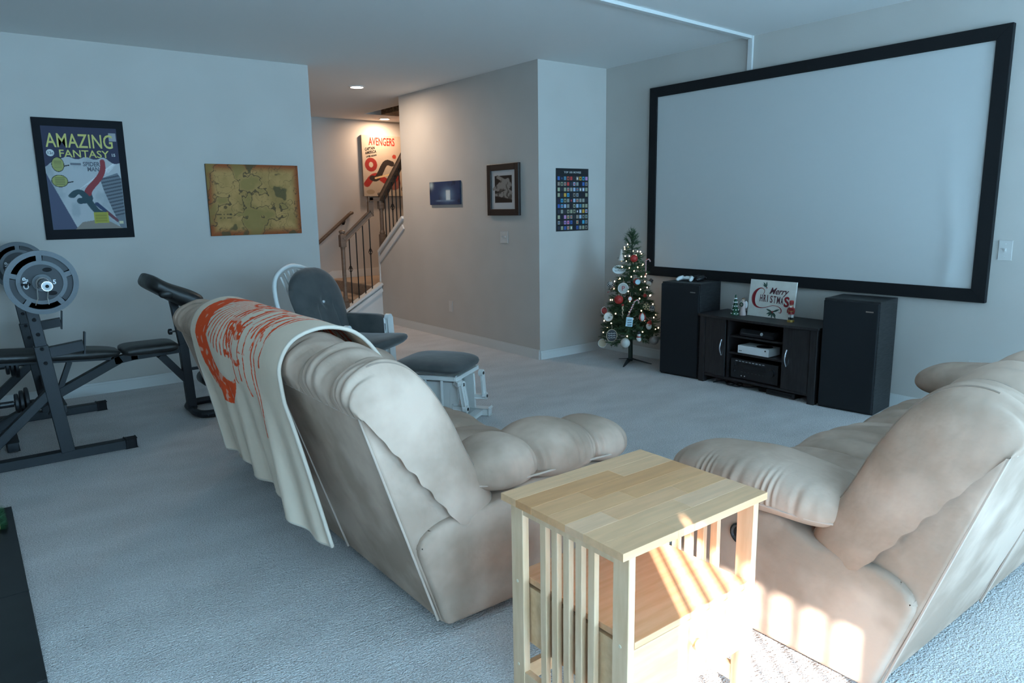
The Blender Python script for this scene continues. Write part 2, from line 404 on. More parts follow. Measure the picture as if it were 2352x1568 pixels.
# recessed ceiling lights
def downlight(x, y, label, watts, col):
    t = thing('recessed_light', label, 'ceiling light', (x, y, H), 0, 'recessed lights over the stairs')
    bm = N(); lathe(bm, [(.085, -.001), (.085, -.006), (.068, -.010), (.068, -.001)], (0, 0, 0), 28); obj('trim_ring', bm, white_m, t)
    bm = N(); lathe(bm, [(0, -.004), (.068, -.004), (.068, -.002), (0, -.002)], (0, 0, 0), 28); obj('lens', bm, mat('lamp_lens', (1.0, .86, .70), .5, emit=14), t)
    ld = bpy.data.lights.new('downlight_bulb', 'AREA'); ld.shape = 'DISK'; ld.size = .13; ld.energy = watts; ld.color = col
    lo = bpy.data.objects.new('downlight_bulb', ld); C.objects.link(lo); lo.parent = t; lo.location = (0, 0, -.014)
    return t
downlight(3.62, 7.40, 'round recessed light glowing in the hall ceiling, the larger and nearer one', 17, (1.0, .79, .61))
downlight(5.18, 9.74, 'round recessed light glowing close to the far stair wall above the red poster', 13, (1.0, .70, .48))

# ------------------------------------------------------------------ flat pictures
def panel(name, parent, o, right, up, w_, h_, nx, ny, fn, rough=.6, label=None):
    """flat print: vertex coloured grid, bottom-left o"""
    o = Vector(o); right = Vector(right); up = Vector(up)
    us = np.linspace(0, 1, nx+1); vs_ = np.linspace(0, 1, ny+1); U, V = np.meshgrid(us, vs_)
    co = np.array(o)[None, :] + U.reshape(-1, 1)*w_*np.array(right) + V.reshape(-1, 1)*h_*np.array(up)
    off = Vector((0, 0, 0)); b = parent
    while b is not None: off += b.location; b = b.parent
    co = co-np.array(off)
    i, j = np.meshgrid(np.arange(nx), np.arange(ny)); a = (j*(nx+1)+i).ravel()
    fc = np.stack([a, a+1, a+nx+2, a+nx+1], 1)
    me = bpy.data.meshes.new(name); me.from_pydata(co.tolist(), [], fc.tolist())
    set_col(me, fn(U.ravel(), V.ravel())); me.materials.append(paint_mat('print_%d' % int(rough*100), rough))
    ob = bpy.data.objects.new(name, me); C.objects.link(ob); ob.parent = parent
    if label: ob['label'] = label
    return ob
def txt(s, name, parent, o, right, up, size, m, bold=0, shear=0, align='CENTER', ext=.0008, sx=1.0, spacing=1.0, fitw=None, fith=None):
    cu = bpy.data.curves.new('t', 'FONT'); cu.body = s; cu.size = size; cu.extrude = ext; cu.offset = bold; cu.shear = shear; cu.align_x = align; cu.resolution_u = 3; cu.space_character = spacing
    to = bpy.data.objects.new('t', cu); me = bpy.data.meshes.new_from_object(to); bpy.data.objects.remove(to); bpy.data.curves.remove(cu)
    right = Vector(right); up = Vector(up); nrm = right.cross(up); o = Vector(o); sy = 1.0
    if fitw: xs_ = [v.co.x for v in me.vertices]; sx = fitw/(max(xs_)-min(xs_))
    if fith: ys_ = [v.co.y for v in me.vertices]; sy = fith/(max(ys_)-min(ys_))
    off = Vector((0, 0, 0)); b = parent
    while b is not None: off += b.location; b = b.parent
    for v in me.vertices: v.co = o-off+right*(v.co.x*sx)+up*(v.co.y*sy)+nrm*v.co.z
    me.name = name; me.materials.clear(); me.materials.append(m)
    ob = bpy.data.objects.new(name, me); C.objects.link(ob); ob.parent = parent
    return ob
def vnoise(U, V, sc, seed=0, oct=4):
    rs = np.random.RandomState(seed); out = 0; amp = 1; tot = 0
    for k in range(oct):
        g = rs.rand(66, 66); x = (U*sc*2**k) % 64; y = (V*sc*2**k) % 64
        xi = x.astype(int); yi = y.astype(int); fx = x-xi; fy = y-yi; fx = fx*fx*(3-2*fx); fy = fy*fy*(3-2*fy)
        v = (g[yi, xi]*(1-fx)+g[yi, xi+1]*fx)*(1-fy)+(g[yi+1, xi]*(1-fx)+g[yi+1, xi+1]*fx)*fy
        out = out+v*amp; tot += amp; amp *= .5
    return out/tot
def mixc(c, col, m): return c*(1-m[:, None])+np.array(lin(col))[None, :]*m[:, None]
def inpoly(U, V, P):
    m = np.zeros(U.shape, bool); n = len(P)
    for i in range(n):
        x1, y1 = P[i]; x2, y2 = P[(i+1) % n]
        c = ((y1 > V) != (y2 > V)) & (U < (x2-x1)*(V-y1)/(y2-y1+1e-12)+x1); m ^= c
    return m.astype(float)
def seg(U, V, x1, y1, x2, y2, wd, asp=1.0):
    dx, dy = x2-x1, (y2-y1)*asp; L2 = dx*dx+dy*dy+1e-12
    t = np.clip(((U-x1)*dx+(V-y1)*asp*dy)/L2, 0, 1)
    return (np.hypot(U-x1-t*dx, (V-y1)*asp-t*dy) < wd).astype(float)
def elp(U, V, cx, cy, rx, ry): return (((U-cx)/rx)**2+((V-cy)/ry)**2 < 1).astype(float)
EX, EY, EZ = (1, 0, 0), (0, 1, 0), (0, 0, 1)
RX = EX; RY = (0, -1, 0)      # reading direction on walls seen along +y / along +x

# --- comic poster, left wall (generic city scene in place of the cover art)
px0, px1, pz0, pz1 = .557, 1.166, 1.253, 2.158
cp = thing('comic_poster', 'large framed comic cover poster with yellow title on navy ground above the weights', 'poster', (.86, YL, 1.25))
bm = N(); box(bm, px0, px1, YL-.022, YL-.001, pz0, pz1, .002); obj('frame', bm, mat('poster_frame', (.010, .011, .014), .7, spec=.15), cp, world=True)
def comic(U, V):
    c = np.tile(np.array(lin('2b2c45')), (len(U), 1))
    e = .70+.012*np.sin(U*26)-.05*smst(.75, 1, U)-.09*smst(.2, .0, U)
    sky = ((V < e) & (V > .0)).astype(float); c = mixc(c, 'b2b3b5', sky)
    g = vnoise(U, V, 6, 3); c = mixc(c, '8f969b', sky*smst(.5, .75, g)*.6)
    for k in range(9):
        m = seg(U, V, .42+.05*k, .40+.02*k, .92+.02*k, .66+.01*k, .0035, 1.5); c = mixc(c, 'd9d9d9', m*sky*.7)
    tow = inpoly(U, V, [(.70, .50), (.95, .56), (1, .5), (1, 0), (.92, 0), (.74, .38)]); c = mixc(c, '6d747c', tow*sky)
    for k in range(12):
        m = inpoly(U, V, [(.70, .50-.035*k), (1, .545-.035*k), (1, .530-.035*k), (.70, .485-.035*k)]); c = mixc(c, '474d56', m*tow*sky)
    roof = inpoly(U, V, [(0, 0), (.33, 0), (.03, .50), (0, .55)]); c = mixc(c, '4a4f66', roof)
    grd = inpoly(U, V, [(.30, 0), (.95, 0), (.7, .10), (.4, .07)]); c = mixc(c, '8a7f76', grd)
    # loose brush swirls, red fading into blue green
    for k in range(60):
        t = k/59; x = .40+.34*t+.05*math.sin(9*t); y = .28+.38*t-.10*math.sin(3.2*t)
        m = elp(U, V, x, y, .055-.03*abs(t-.35), .03); c = mixc(c, '8d3036' if t > .45 else '27404a', m*.9)
    for k in range(40):
        t = k/39; x = .30+.36*t; y = .33-.10*t+.07*math.sin(5*t); m = elp(U, V, x, y, .05, .022); c = mixc(c, '27424a', m*.85)
    for k in range(30):
        t = k/29; x = .62+.26*t; y = .25-.17*t; m = elp(U, V, x, y, .03-.015*t, .018); c = mixc(c, '6c3b46' if t > .5 else '2c3c5c', m*.9)
    for (x, y, rx, ry) in ((.165, .635, .075, .066), (.165, .475, .10, .055)):
        c = mixc(c, '17181c', np.maximum(elp(U, V, x, y, rx+.008, ry+.006), seg(U, V, x+rx*.7, y-.02, x+rx+.07, y-.005, .008, 1.5))); c = mixc(c, '9c9c5a', elp(U, V, x, y, rx, ry))
        for q in range(-2, 3): c = mixc(c, '45462f', ((abs(V-y-q*.016) < .003) & (abs(U-x) < rx*.65)).astype(float)*.6)
    bx = inpoly(U, V, [(.56, .055), (.76, .06), (.76, .165), (.56, .165)]); c = mixc(c, 'a8a03e', bx)
    for q in range(6): c = mixc(c, '4d4a24', ((abs(V-.078-q*.014) < .0028) & (U > .58) & (U < .74)).astype(float)*.6)
    c = mixc(c, 'a9a9a9', ((U > .885) & (U < .985) & (V > .875) & (V < .955)).astype(float)*.8)
    c = mixc(c, 'c8c2a0', ((U > .90) & (U < .96) & (V > .045) & (V < .075)).astype(float))
    return c
mw, mb, mt = .052, .075, .06
panel('print', cp, (px0+mw, YL-.0245, pz0+mb), RX, EZ, px1-px0-2*mw, pz1-pz0-mb-mt, 170, 250, comic, .7)
yel = mat('title_yellow', lin('b7ab3e'), .4); navy = mat('print_navy', lin('1f2238'), .4); pale = mat('print_pale', lin('b8bab8'), .4)
yt = YL-.0265
txt('AMAZING', 'title', cp, (.858, yt, 1.945), RX, EZ, .15, yel, .0012, fitw=.45, fith=.105)
txt('FANTASY', 'title', cp, (.875, yt, 1.873), RX, EZ, .10, yel, .001, fitw=.335, fith=.056)
bm = N(); lathe(bm, [(0, 0), (.026, 0), (.026, .001), (0, .001)], (.652, yt, 1.902), 20, (0, -1, 0)); obj('price_disc', bm, pale, cp, world=True)
txt('12c', 'price', cp, (.652, yt-.0015, 1.891), RX, EZ, .03, navy, .0006, fitw=.036)
txt('SPIDER', 'subtitle', cp, (.915, yt, 1.808), RX, EZ, .06, navy, .0015, fitw=.115, fith=.034)
txt('MAN', 'subtitle', cp, (.925, yt, 1.770), RX, EZ, .058, navy, .0015, fitw=.078, fith=.033)
txt('15', 'issue', cp, (1.075, yt, 1.885), RX, EZ, .03, pale, .001)
bm = N(); box(bm, .775, .845, yt-.001, yt, 1.815, 1.83); obj('banner', bm, navy, cp, world=True)

# --- parchment map, left wall (invented coast)
mx0, mx1, mz0, mz1 = 1.763, 2.571, 1.238, 1.848
mp_ = thing('map_canvas', 'unframed brown parchment map canvas beside the wall corner', 'map', (2.16, YL, 1.24))
bm = N(); box(bm, mx0, mx1, YL-.02, YL-.001, mz0, mz1, .002); obj('canvas', bm, mat('map_edge', (.13, .065, .03), .8), mp_, world=True)
def pmap(U, V):
    c = np.tile(np.array(lin('b4884f')), (len(U), 1)); n = vnoise(U*1.3, V, 4, 11); c = mixc(c, '9d7842', smst(.45, .7, n))
    ed = np.minimum(np.minimum(U*1.33, (1-U)*1.33), np.minimum(V, 1-V)); c = mixc(c, '8f4313', smst(.13, 0, ed+.03*(n-.5)))
    coast = vnoise(U*1.33+3, V+7, 2.2, 5, 5)+.5*(U-.40)
    c = mixc(c, '86703a', smst(.50, .40, coast)*.75)
    c = mixc(c, '33281b', (abs(coast-.47) < .007).astype(float)*.75)
    r = vnoise(U*1.33+9, V+2, 5.5, 8, 4); land = coast > .48
    c = mixc(c, '3a2d1e', ((abs(r-.5) < .011) & land).astype(float)*.6)
    r2 = vnoise(U*1.33+5, V+9, 11, 18, 3); c = mixc(c, '40321f', ((abs(r2-.5) < .012) & land).astype(float)*.35)
    c = mixc(c, '4b4426', (smst(.66, .72, vnoise(U*1.33, V, 5, 31, 3))*land)*.8)
    for k, (x, y, w_) in enumerate(((.17, .30, .10), (.17, .25, .07))): c = mixc(c, '33281b', ((abs(V-y) < .008) & (abs(U-x) < w_) & (vnoise(U*60, V*3, 1, 4, 1) > .4)).astype(float)*.7)
    c = mixc(c, '33281b', elp(U, V, .17, .40, .018, .024)*.7)
    return c
panel('print', mp_, (mx0+.001, YL-.0212, mz0+.001), RX, EZ, mx1-mx0-.002, mz1-mz0-.002, 240, 180, pmap, .8)

# --- red comic canvas, far stair wall (generic swirl instead of the figures)
ax0, ax1, az0, az1 = 4.92, 5.60, 1.64, 2.525
ac = thing('comic_canvas', 'cream comic cover canvas with red title on the far stair wall', 'poster', (5.25, YF, 1.62))
bm = N(); box(bm, ax0, ax1, YF-.05, YF-.001, az0, az1, .003); obj('canvas', bm, mat('canvas_edge', (.34, .30, .27), .8), ac, world=True)
def aven(U, V):
    c = np.tile(np.array(lin('b3a392')), (len(U), 1)); n = vnoise(U, V*1.3, 4, 21); c = mixc(c, 'b9a795', smst(.5, .8, n))
    for k in range(50):
        t = k/49; m = elp(U, V, .08+.75*t, .20+.16*t+.09*math.sin(6*t), .075, .05); c = mixc(c, '9b2620', m*.9)
    for k in range(60):
        t = k/59; m = elp(U, V, .22+.50*t, .30+.28*t-.06*math.sin(7*t), .075-.02*t, .045); c = mixc(c, '2a211e', m*.9)
    for k in range(30):
        t = k/29; m = elp(U, V, .20+.10*math.sin(6.2*t), .52+.08*math.cos(6.2*t), .05, .035); c = mixc(c, '8e211c', m*.85)
    for k in range(24):
        t = k/23; m = elp(U, V, .30+.55*t, .30+.10*t, .03, .014); c = mixc(c, 'd9b98a', m)
    c = mixc(c, 'a83a2a', elp(U, V, .78, .66, .05, .035)); c = mixc(c, '7a221c', elp(U, V, .75, .22, .16, .12)*.8); c = mixc(c, '8c7a5c', elp(U, V, .16, .07, .10, .04)*.6)
    return c
panel('print', ac, (ax0+.001, YF-.0512, az0+.001), RX, EZ, ax1-ax0-.002, az1-az0-.002, 130, 170, aven, .6)
red_p = mat('print_red', lin('b3241c'), .5); ink = mat('print_ink', lin('1c1a1a'), .5)
txt('AVENGERS', 'title', ac, (5.25, YF-.053, 2.385), RX, EZ, .13, red_p, .002, fitw=.43, fith=.115)
for k_, (t_, w_, h_) in enumerate((('CAPTAIN', .165, .042), ('AMERICA', .185, .042), ('LIVES AGAIN', .17, .024))):
    txt(t_, 'subtitle', ac, (5.05+.01*k_, YF-.053, 2.315-.052*k_+.008*(k_ > 1)), (.985, 0, .17), (0, 0, 1), .06, ink, .0012, fitw=w_, fith=h_)

# --- small blue picture, middle wall
bp = thing('blue_picture', 'small unframed dark blue picture with a pale glow in the middle', 'picture', (XM, 6.8, 1.48))
bm = N(); box(bm, XM-.018, XM-.001, 6.49, 7.103, 1.483, 1.732, .002); obj('canvas', bm, mat('blue_edge', (.02, .03, .07), .7), bp, world=True)
def blue(U, V):
    c = np.tile(np.array(lin('27385f')), (len(U), 1)); n = vnoise(U*2.4, V, 3, 41); c = mixc(c, '141b38', smst(.45, .7, n))
    c = mixc(c, '7ea3c4', np.exp(-((U-.60)/.18)**2-((V-.42)/.28)**2)*.7); c = mixc(c, 'c9dbe4', (smst(.035, .0, abs(U-.62)-.05)*smst(.16, .22, V)*smst(.66, .58, V))*.9)
    c = mixc(c, '86a6c6', (smst(.06, .0, abs(V-.17))*smst(.15, .3, U)*smst(.9, .75, U)*n)); c = mixc(c, 'a8bcc4', np.exp(-((U-.06)/.07)**2-((V-.86)/.16)**2)*.9)
    return c
panel('print', bp, (XM-.0192, 7.102, 1.484), RY, EZ, .611, .247, 90, 40, blue, .4)

# --- framed drawing, middle wall (plain grey shapes)
fd = thing('framed_drawing', 'dark wood framed picture with white mat and grey shapes on black', 'picture', (XM, 5.73, 1.36))
f0, f1, fz0, fz1, fw = 5.472, 5.985, 1.366, 1.861, .062
wood_fr = mat('dark_frame_wood', (.022, .014, .012), .4)
for (a, b_, c_, d_) in ((f0, f0+fw, fz0, fz1), (f1-fw, f1, fz0, fz1), (f0+fw, f1-fw, fz0, fz0+fw), (f0+fw, f1-fw, fz1-fw, fz1)):
    bm = N(); box(bm, XM-.028, XM-.001, a, b_, c_, d_, .003); obj('frame_side', bm, wood_fr, fd, world=True)
def draw(U, V):
    c = np.tile(np.array(lin('bfbfc0')), (len(U), 1)); c = mixc(c, '201d1c', ((U > .14) & (U < .85) & (V > .17) & (V < .86)).astype(float))
    n = vnoise(U, V, 14, 51, 3)
    m = np.maximum(inpoly(U, V, [(.03, .54), (.45, .74), (.72, .80), (.84, .58), (.35, .45), (.05, .50)]), elp(U, V, .55, .62, .28, .13))
    m2 = np.maximum(inpoly(U, V, [(.13, .40), (.45, .45), (.72, .52), (.85, .42), (.85, .24), (.5, .30), (.15, .34)]), elp(U, V, .70, .40, .16, .10)); m3 = seg(U, V, .25, .84, .62, .70, .045, 1.0)
    for q in (m2, m, m3): c = mixc(c, '8f8a85', q); c = mixc(c, '55504c', q*smst(.52, .6, n))
    return c
panel('print', fd, (XM-.014, f1-fw, fz0+fw), RY, EZ, f1-f0-2*fw, fz1-fz0-2*fw, 70, 70, draw, .3)

# --- movie chart, alcove wall
mc = thing('movie_chart', 'black wall chart with a ten by ten grid of small coloured squares', 'poster', (4.735, YA, 1.21))
bm = N(); box(bm, 4.527, 4.943, YA-.004, YA-.001, 1.211, 1.797); obj('sheet', bm, mat('chart_black', (.010, .011, .014), .5), mc, world=True)
pal = '3a62a6 1c2030 4f7f96 b5533f b23a3a 34343c 8f8276 c89a3a 3f9bbd b884b8 9aa6c4 9db0c8 a08a76 9a9c84 1e1c28 20203a a0958c 35569a 98a084 303444'.split()
rs = random.Random(5); quads = []; cols = []
for r in range(10):
    for q in range(10):
        x = 4.546+q*.0395; z = 1.722-r*.0515
        cc = lin(rs.choice(pal) if rs.random() < .62 or r == 0 else rs.choice(['98997f', '8e9088', '9a9c84']))
        if r == 0: cc = lin(pal[q])
        quads.append((x, x+.029, z-.034, z, cc))
        if rs.random() < .5: d = rs.choice(['d8d8d8', '1a1a22', 'c04a3a', '2c4a7c']); quads.append((x+.008, x+.021, z-.027, z-.009, lin(d)))
vv, ff, cl = [], [], []
for k, (a, b_, c_, d_, col) in enumerate(quads):
    y = YA-.0046-(.0003 if b_-a < .02 else 0)
    for (p, q) in ((a, c_), (b_, c_), (b_, d_), (a, d_)): vv.append((p-4.735, y-YA, q-1.21)); cl.append(col)
    ff.append((4*k, 4*k+1, 4*k+2, 4*k+3))
me = bpy.data.meshes.new('squares'); me.from_pydata(vv, [], ff); set_col(me, np.array(cl)); me.materials.append(paint_mat('print_60', .6))
o = bpy.data.objects.new('squares', me); C.objects.link(o); o.parent = mc
txt('TOP 100 MOVIES', 'heading', mc, (4.735, YA-.0048, 1.752), RX, EZ, .026, pale, .0003, spacing=1.15)

# ------------------------------------------------------------------ wall plates
plate_m = mat('plate_plastic', (.60, .575, .55), .45)
def plate(name, label, cat, c, axis_right, w_, h_, kind, group=None):
    """c: centre on wall"""
    c = Vector(c); r = Vector(axis_right); n = r.cross(Vector(EZ))
    t = thing(name, label, cat, (c.x, c.y, c.z-h_/2), 0, group)
    def rb(bm, u0, u1, z0, z1, d0, d1, bev=0):
        vs_ = bmesh.ops.create_cube(bm, size=1)['verts']
        for v in vs_: v.co = c+r*((u0+u1)/2+v.co.x*(u1-u0))+Vector(EZ)*((z0+z1)/2+v.co.z*(z1-z0))+n*((d0+d1)/2+v.co.y*(d1-d0))
        if bev: bmesh.ops.bevel(bm, geom=list({e for v in vs_ for e in v.link_edges}), offset=bev, segments=2, affect='EDGES')
    bm = N(); rb(bm, -w_/2, w_/2, -h_/2, h_/2, .0005, .006, .002); obj('cover_plate', bm, plate_m, t, world=True)
    if kind == 'switch':
        k = 2 if w_ > .1 else 1
        for i in range(k):
            u = (i-(k-1)/2)*.046; bm = N(); rb(bm, u-.005, u+.005, -.012, .012, .006, .008); rb(bm, u-.004, u+.004, -.002, .012, .006, .016, .001); obj('toggle', bm, plate_m, t, world=True)
    else:
        for z in (-.02, .02):
            bm = N(); lathe(bm, [(0, .006), (.0165, .006), (.0165, .0085), (0, .0085)], c+Vector(EZ)*z, 16, n)
            for u in (-.006, .006): rb(bm, u-.001, u+.001, z-.003, z+.006, .0085, .009)
            obj('socket', bm, plate_m, t, world=True)
    for z in ((-.04, .04) if kind == 'switch' else (0,)):
        bm = N(); lathe(bm, [(0, .006), (.003, .006), (.002, .0075), (0, .0075)], c+Vector(EZ)*z, 8, n); obj('screw', bm, plate_m, t, world=True)
    return t
plate('light_switch', 'white double light switch under the wood framed picture', 'light switch', (XM, 5.745, 1.155), RY, .125, .118, 'switch')
plate('wall_outlet', 'white wall outlet low on the middle wall', 'outlet', (XM, 6.76, .365), RY, .075, .12, 'outlet')
plate('light_switch', 'white single light switch right of the projection screen', 'light switch', (XR, 1.697, 1.133), RY, .076, .122, 'switch')
plate('wall_outlet', 'white wall outlet just above the far sofa arm', 'outlet', (XR, 1.79, .35), RY, .09, .12, 'outlet')

# ------------------------------------------------------------------ cable raceway
rw = thing('cable_raceway', 'thin white cable raceway running across the ceiling and down to the screen', 'raceway', (4.3, 3.55, H))
bm = N(); bar(bm, (1.2, 3.40, H-.011), (XR-.022, 3.605, H-.011), .045, .022); obj('ceiling_run', bm, trim_m, rw, world=True)
bm = N(); box(bm, XR-.022, XR-.001, 3.575, 3.615, 2.482, H-.001); obj('wall_run', bm, trim_m, rw, world=True)

# ------------------------------------------------------------------ projection screen
ps = thing('projection_screen', 'large white projection screen in a wide black frame on the right wall', 'screen', (XR, 3.19, .80))
sy1, sy2, sz1, sz2, sf = 1.769, 4.612, .797, 2.477, .085
for pts in ([(sy1, sz1), (sy2, sz1), (sy2-sf, sz1+sf), (sy1+sf, sz1+sf)], [(sy1, sz2), (sy1+sf, sz2-sf), (sy2-sf, sz2-sf), (sy2, sz2)],
            [(sy1, sz1), (sy1+sf, sz1+sf), (sy1+sf, sz2-sf), (sy1, sz2)], [(sy2, sz1), (sy2, sz2), (sy2-sf, sz2-sf), (sy2-sf, sz1+sf)]):
    bm = N(); prism(bm, pts, 'x', XR-.042, XR-.002); bmesh.ops.bevel(bm, geom=list(bm.edges), offset=.002, segments=1, affect='EDGES'); obj('frame_bar', bm, frame_m, ps, world=True)
bm = N()
def scr(u, v):
    y = sy2-sf+.01+(sy1-sy2+2*sf-.02)*u; z = sz1+sf-.01+(sz2-sz1-2*sf+.02)*v
    r = .006*math.exp(-((u-.93-.10*v)/.018)**2)*max(0, 1-v*3.2)+.005*math.exp(-((u-.95+.05*v)/.02)**2)*max(0, .5-abs(v-.28))*2 + .005*math.exp(-((u-.08+.03*(v-.1)/.1)/.05)**2)*max(0, 1-v*6)
    return Vector((XR-.026-r, y, z))
surf(bm, scr, 120, 40); obj('screen_fabric', bm, canvas_m, ps, world=True, smooth=True)
# ------------------------------------------------------------------ speakers
def speaker(loc, hgt, label):
    t = thing('floor_speaker', label, 'speaker', loc, math.radians(6), 'tower speakers beside the media stand')
    wv = .375
    bm = N(); box(bm, .022, .335, -wv/2, wv/2, .0, hgt, .003); obj('cabinet', bm, mat('black_ash', (.014, .014, .015), .5, spec=.3, col2=(.03, .03, .032), scale=18, stretch=(1, 1, 8)), t)
    bm = N(); box(bm, 0, .021, -wv/2+.004, wv/2-.004, .012, hgt-.012, .006); obj('grille', bm, grille_m, t)
    bm = N(); box(bm, -.002, .001, -wv/2+.035, -wv/2+.085, hgt-.075, hgt-.066); obj('badge', bm, chrome_m, t)
    return t
speaker((4.761, 3.902, 0), .80, 'tall black speaker between the decorated tree and the media stand')
speaker((4.797, 2.456, 0), .785, 'tall black speaker at the right end of the media stand')

# ------------------------------------------------------------------ media stand
ms = thing('media_stand', 'dark brown media stand with two doors and open shelves', 'cabinet', (4.97, 3.18, 0))
x0, x1 = 4.775, 5.155
arc = [(x0-.012-.035*(1-((k-8)/8)**2), 2.657+(3.705-2.657)*k/16) for k in range(17)]
bm = N(); prism(bm, arc+[(x1, 3.705), (x1, 2.657)], 'z', .548, .566); obj('top', bm, espresso_m, ms, world=True)
for (a, b_) in ((3.642, 3.694), (2.668, 2.722)):
    bm = N(); box(bm, x0, x0+.045, a, b_, 0, .547, .002); obj('leg', bm, espresso_m, ms, world=True)
    bm = N(); box(bm, x0+.045, x1, (a+b_)/2-.01, (a+b_)/2+.01, .0, .547); obj('side_panel', bm, espresso_m, ms, world=True)
bm = N(); box(bm, x0+.01, x1, 2.722, 3.642, .056, .073); obj('bottom_panel', bm, espresso_m, ms, world=True)
bm = N(); box(bm, x1-.012, x1, 2.70, 3.66, .073, .547); obj('back_panel', bm, blackmat_m, ms, world=True)
for a in (3.43, 2.942):
    bm = N(); box(bm, x0+.02, x1-.012, a-.008, a+.008, .073, .547); obj('divider', bm, espresso_m, ms, world=True)
for z in (.283, .418):
    bm = N(); box(bm, x0+.03, x1-.012, 2.951, 3.421, z-.014, z); obj('shelf', bm, espresso_m, ms, world=True)
for (a, b_, hy) in ((3.447, 3.638, 3.477), (2.726, 2.938, 2.902)):
    bm = N(); box(bm, x0+.003, x0+.02, a, b_, .076, .543, .002); d = obj('door', bm, espresso_m, ms, world=True)
    bm = N(); tube(bm, [(x0+.003-.022*math.sin(math.pi*k/10)-.001, hy, .25+.125*k/10) for k in range(11)], .0045, 8); obj('handle', bm, mat('bright_handle', (.85, .86, .9), .25, .9), d, world=True)
# consoles and receiver
gc = thing('game_console', 'black game console on the top shelf of the media stand', 'game console', (4.92, 3.19, .418))
bm = N(); prism(bm, [(4.815, .423), (4.805, .445), (4.825, .478), (5.06, .485), (5.07, .423)], 'y', 3.04, 3.335); bmesh.ops.bevel(bm, geom=list(bm.edges), offset=.004, segments=2, affect='EDGES'); obj('case', bm, black_m, gc, world=True)
bm = N(); box(bm, 4.802, 4.812, 3.13, 3.32, .443, .450); obj('disc_slot', bm, mat('slot_grey', (.05, .05, .055), .3), gc, world=True)
bm = N(); lathe(bm, [(0, 0), (.013, 0), (.013, .006), (0, .006)], (4.808, 3.135, .457), 16, (-1, 0, .25)); obj('power_button', bm, chrome_m, gc, world=True)
for y in (3.07, 3.30):
    bm = N(); box(bm, 4.84, 5.04, y-.01, y+.01, .418, .424); obj('foot', bm, blackmat_m, gc, world=True)
wc = thing('game_console', 'white game console with round black vent on the middle shelf', 'game console', (4.90, 3.207, .283))
bm = N(); box(bm, 4.805, 4.965, 3.070, 3.344, .286, .347, .004); obj('case', bm, mat('console_white', (.78, .78, .78), .4), wc, world=True)
bm = N(); lathe(bm, [(.062, 0), (.062, .002), (.0, .002)], (4.885, 3.155, .346), 28); obj('vent', bm, blackmat_m, wc, world=True)
for k in range(9):
    bm = N(); y = 3.155-.048+.012*k; hw = math.sqrt(max(0, .058**2-(y-3.155)**2)); bar(bm, (4.885-hw, y, .3485), (4.885+hw, y, .3485), .003, .002); obj('vent_slat', bm, black_m, wc, world=True)
bm = N(); lathe(bm, [(0, 0), (.006, 0), (.006, .002), (0, .002)], (4.805, 3.098, .331), 14, (-1, 0, 0)); obj('power_button', bm, black_m, wc, world=True)
for y in (3.325, 3.312):
    bm = N(); box(bm, 4.8035, 4.806, y-.004, y+.004, .302, .308); obj('port', bm, black_m, wc, world=True)
av = thing('av_receiver', 'black audio receiver with two big knobs on the bottom shelf', 'receiver', (4.94, 3.19, .073))
bm = N(); box(bm, 4.822, 5.10, 2.985, 3.40, .082, .232, .003); obj('case', bm, mat('receiver_black', (.010, .010, .012), .45), av, world=True)
bm = N(); box(bm, 4.808, 4.822, 2.982, 3.403, .080, .234, .003); obj('front_panel', bm, black_m, av, world=True)
for (y, r) in ((3.375, .016), (3.375, .012)): pass
for (y, z, r) in ((3.372, .188, .017), (3.372, .135, .012), (3.035, .17, .027)):
    bm = N(); lathe(bm, [(r*1.15, 0), (r*1.15, .002), (r, .004), (r*.95, .018), (0, .018)], (4.808, y, z), 22, (-1, 0, 0)); obj('knob', bm, black_m, av, world=True)
bm = N(); box(bm, 4.8068, 4.8085, 3.09, 3.335, .165, .205); obj('display', bm, mat('display_glass', (.006, .007, .009), .08), av, world=True)
for k in range(9):
    bm = N(); box(bm, 4.8055, 4.809, 3.10+k*.03, 3.118+k*.03, .217, .2225); obj('label_strip', bm, mat('silver_print', (.5, .5, .52), .5), av, world=True)
for k in range(7):
    bm = N(); box(bm, 4.8045, 4.809, 3.10+k*.032, 3.116+k*.032, .132, .139); obj('button', bm, mat('button_grey', (.03, .03, .032), .4), av, world=True)
for (y, z) in ((3.30, .105), (3.27, .105)):
    bm = N(); lathe(bm, [(0, 0), (.005, 0), (.005, .004), (0, .004)], (4.808, y, z), 12, (-1, 0, 0)); obj('jack', bm, chrome_m, av, world=True)
for y in (3.02, 3.36):
    bm = N(); lathe(bm, [(.02, 0), (.02, .009)], (4.85, y, .073), 14); obj('foot', bm, blackmat_m, av, world=True)
dv = thing('disc_player', 'flat black box lying on the carpet under the media stand', 'disc player', (4.92, 2.95, 0))
bm = N(); box(bm, 4.805, 4.985, 2.835, 3.075, .004, .044, .004); obj('case', bm, black_m, dv, world=True)
bm = N(); box(bm, 4.803, 4.806, 2.86, 3.05, .016, .034); obj('front_strip', bm, mat('display_glass', (.006, .007, .009), .08), dv, world=True)
pb = thing('power_adapter', 'small black power brick under the centre of the media stand', 'power adapter', (4.90, 3.13, 0))
bm = N(); box(bm, 4.84, 4.93, 3.10, 3.165, .0, .036, .006); obj('brick', bm, blackmat_m, pb, world=True)
bm = N(); tube(bm, cr([(4.93, 3.13, .02), (5.0, 3.16, .008), (5.06, 3.12, .008), (5.10, 3.2, .02)], 14), .004, 6); obj('cord', bm, blackmat_m, pb, world=True)
cb = thing('loose_cable', 'tangle of thin black cable on the carpet under the left door', 'cable', (4.85, 3.42, 0))
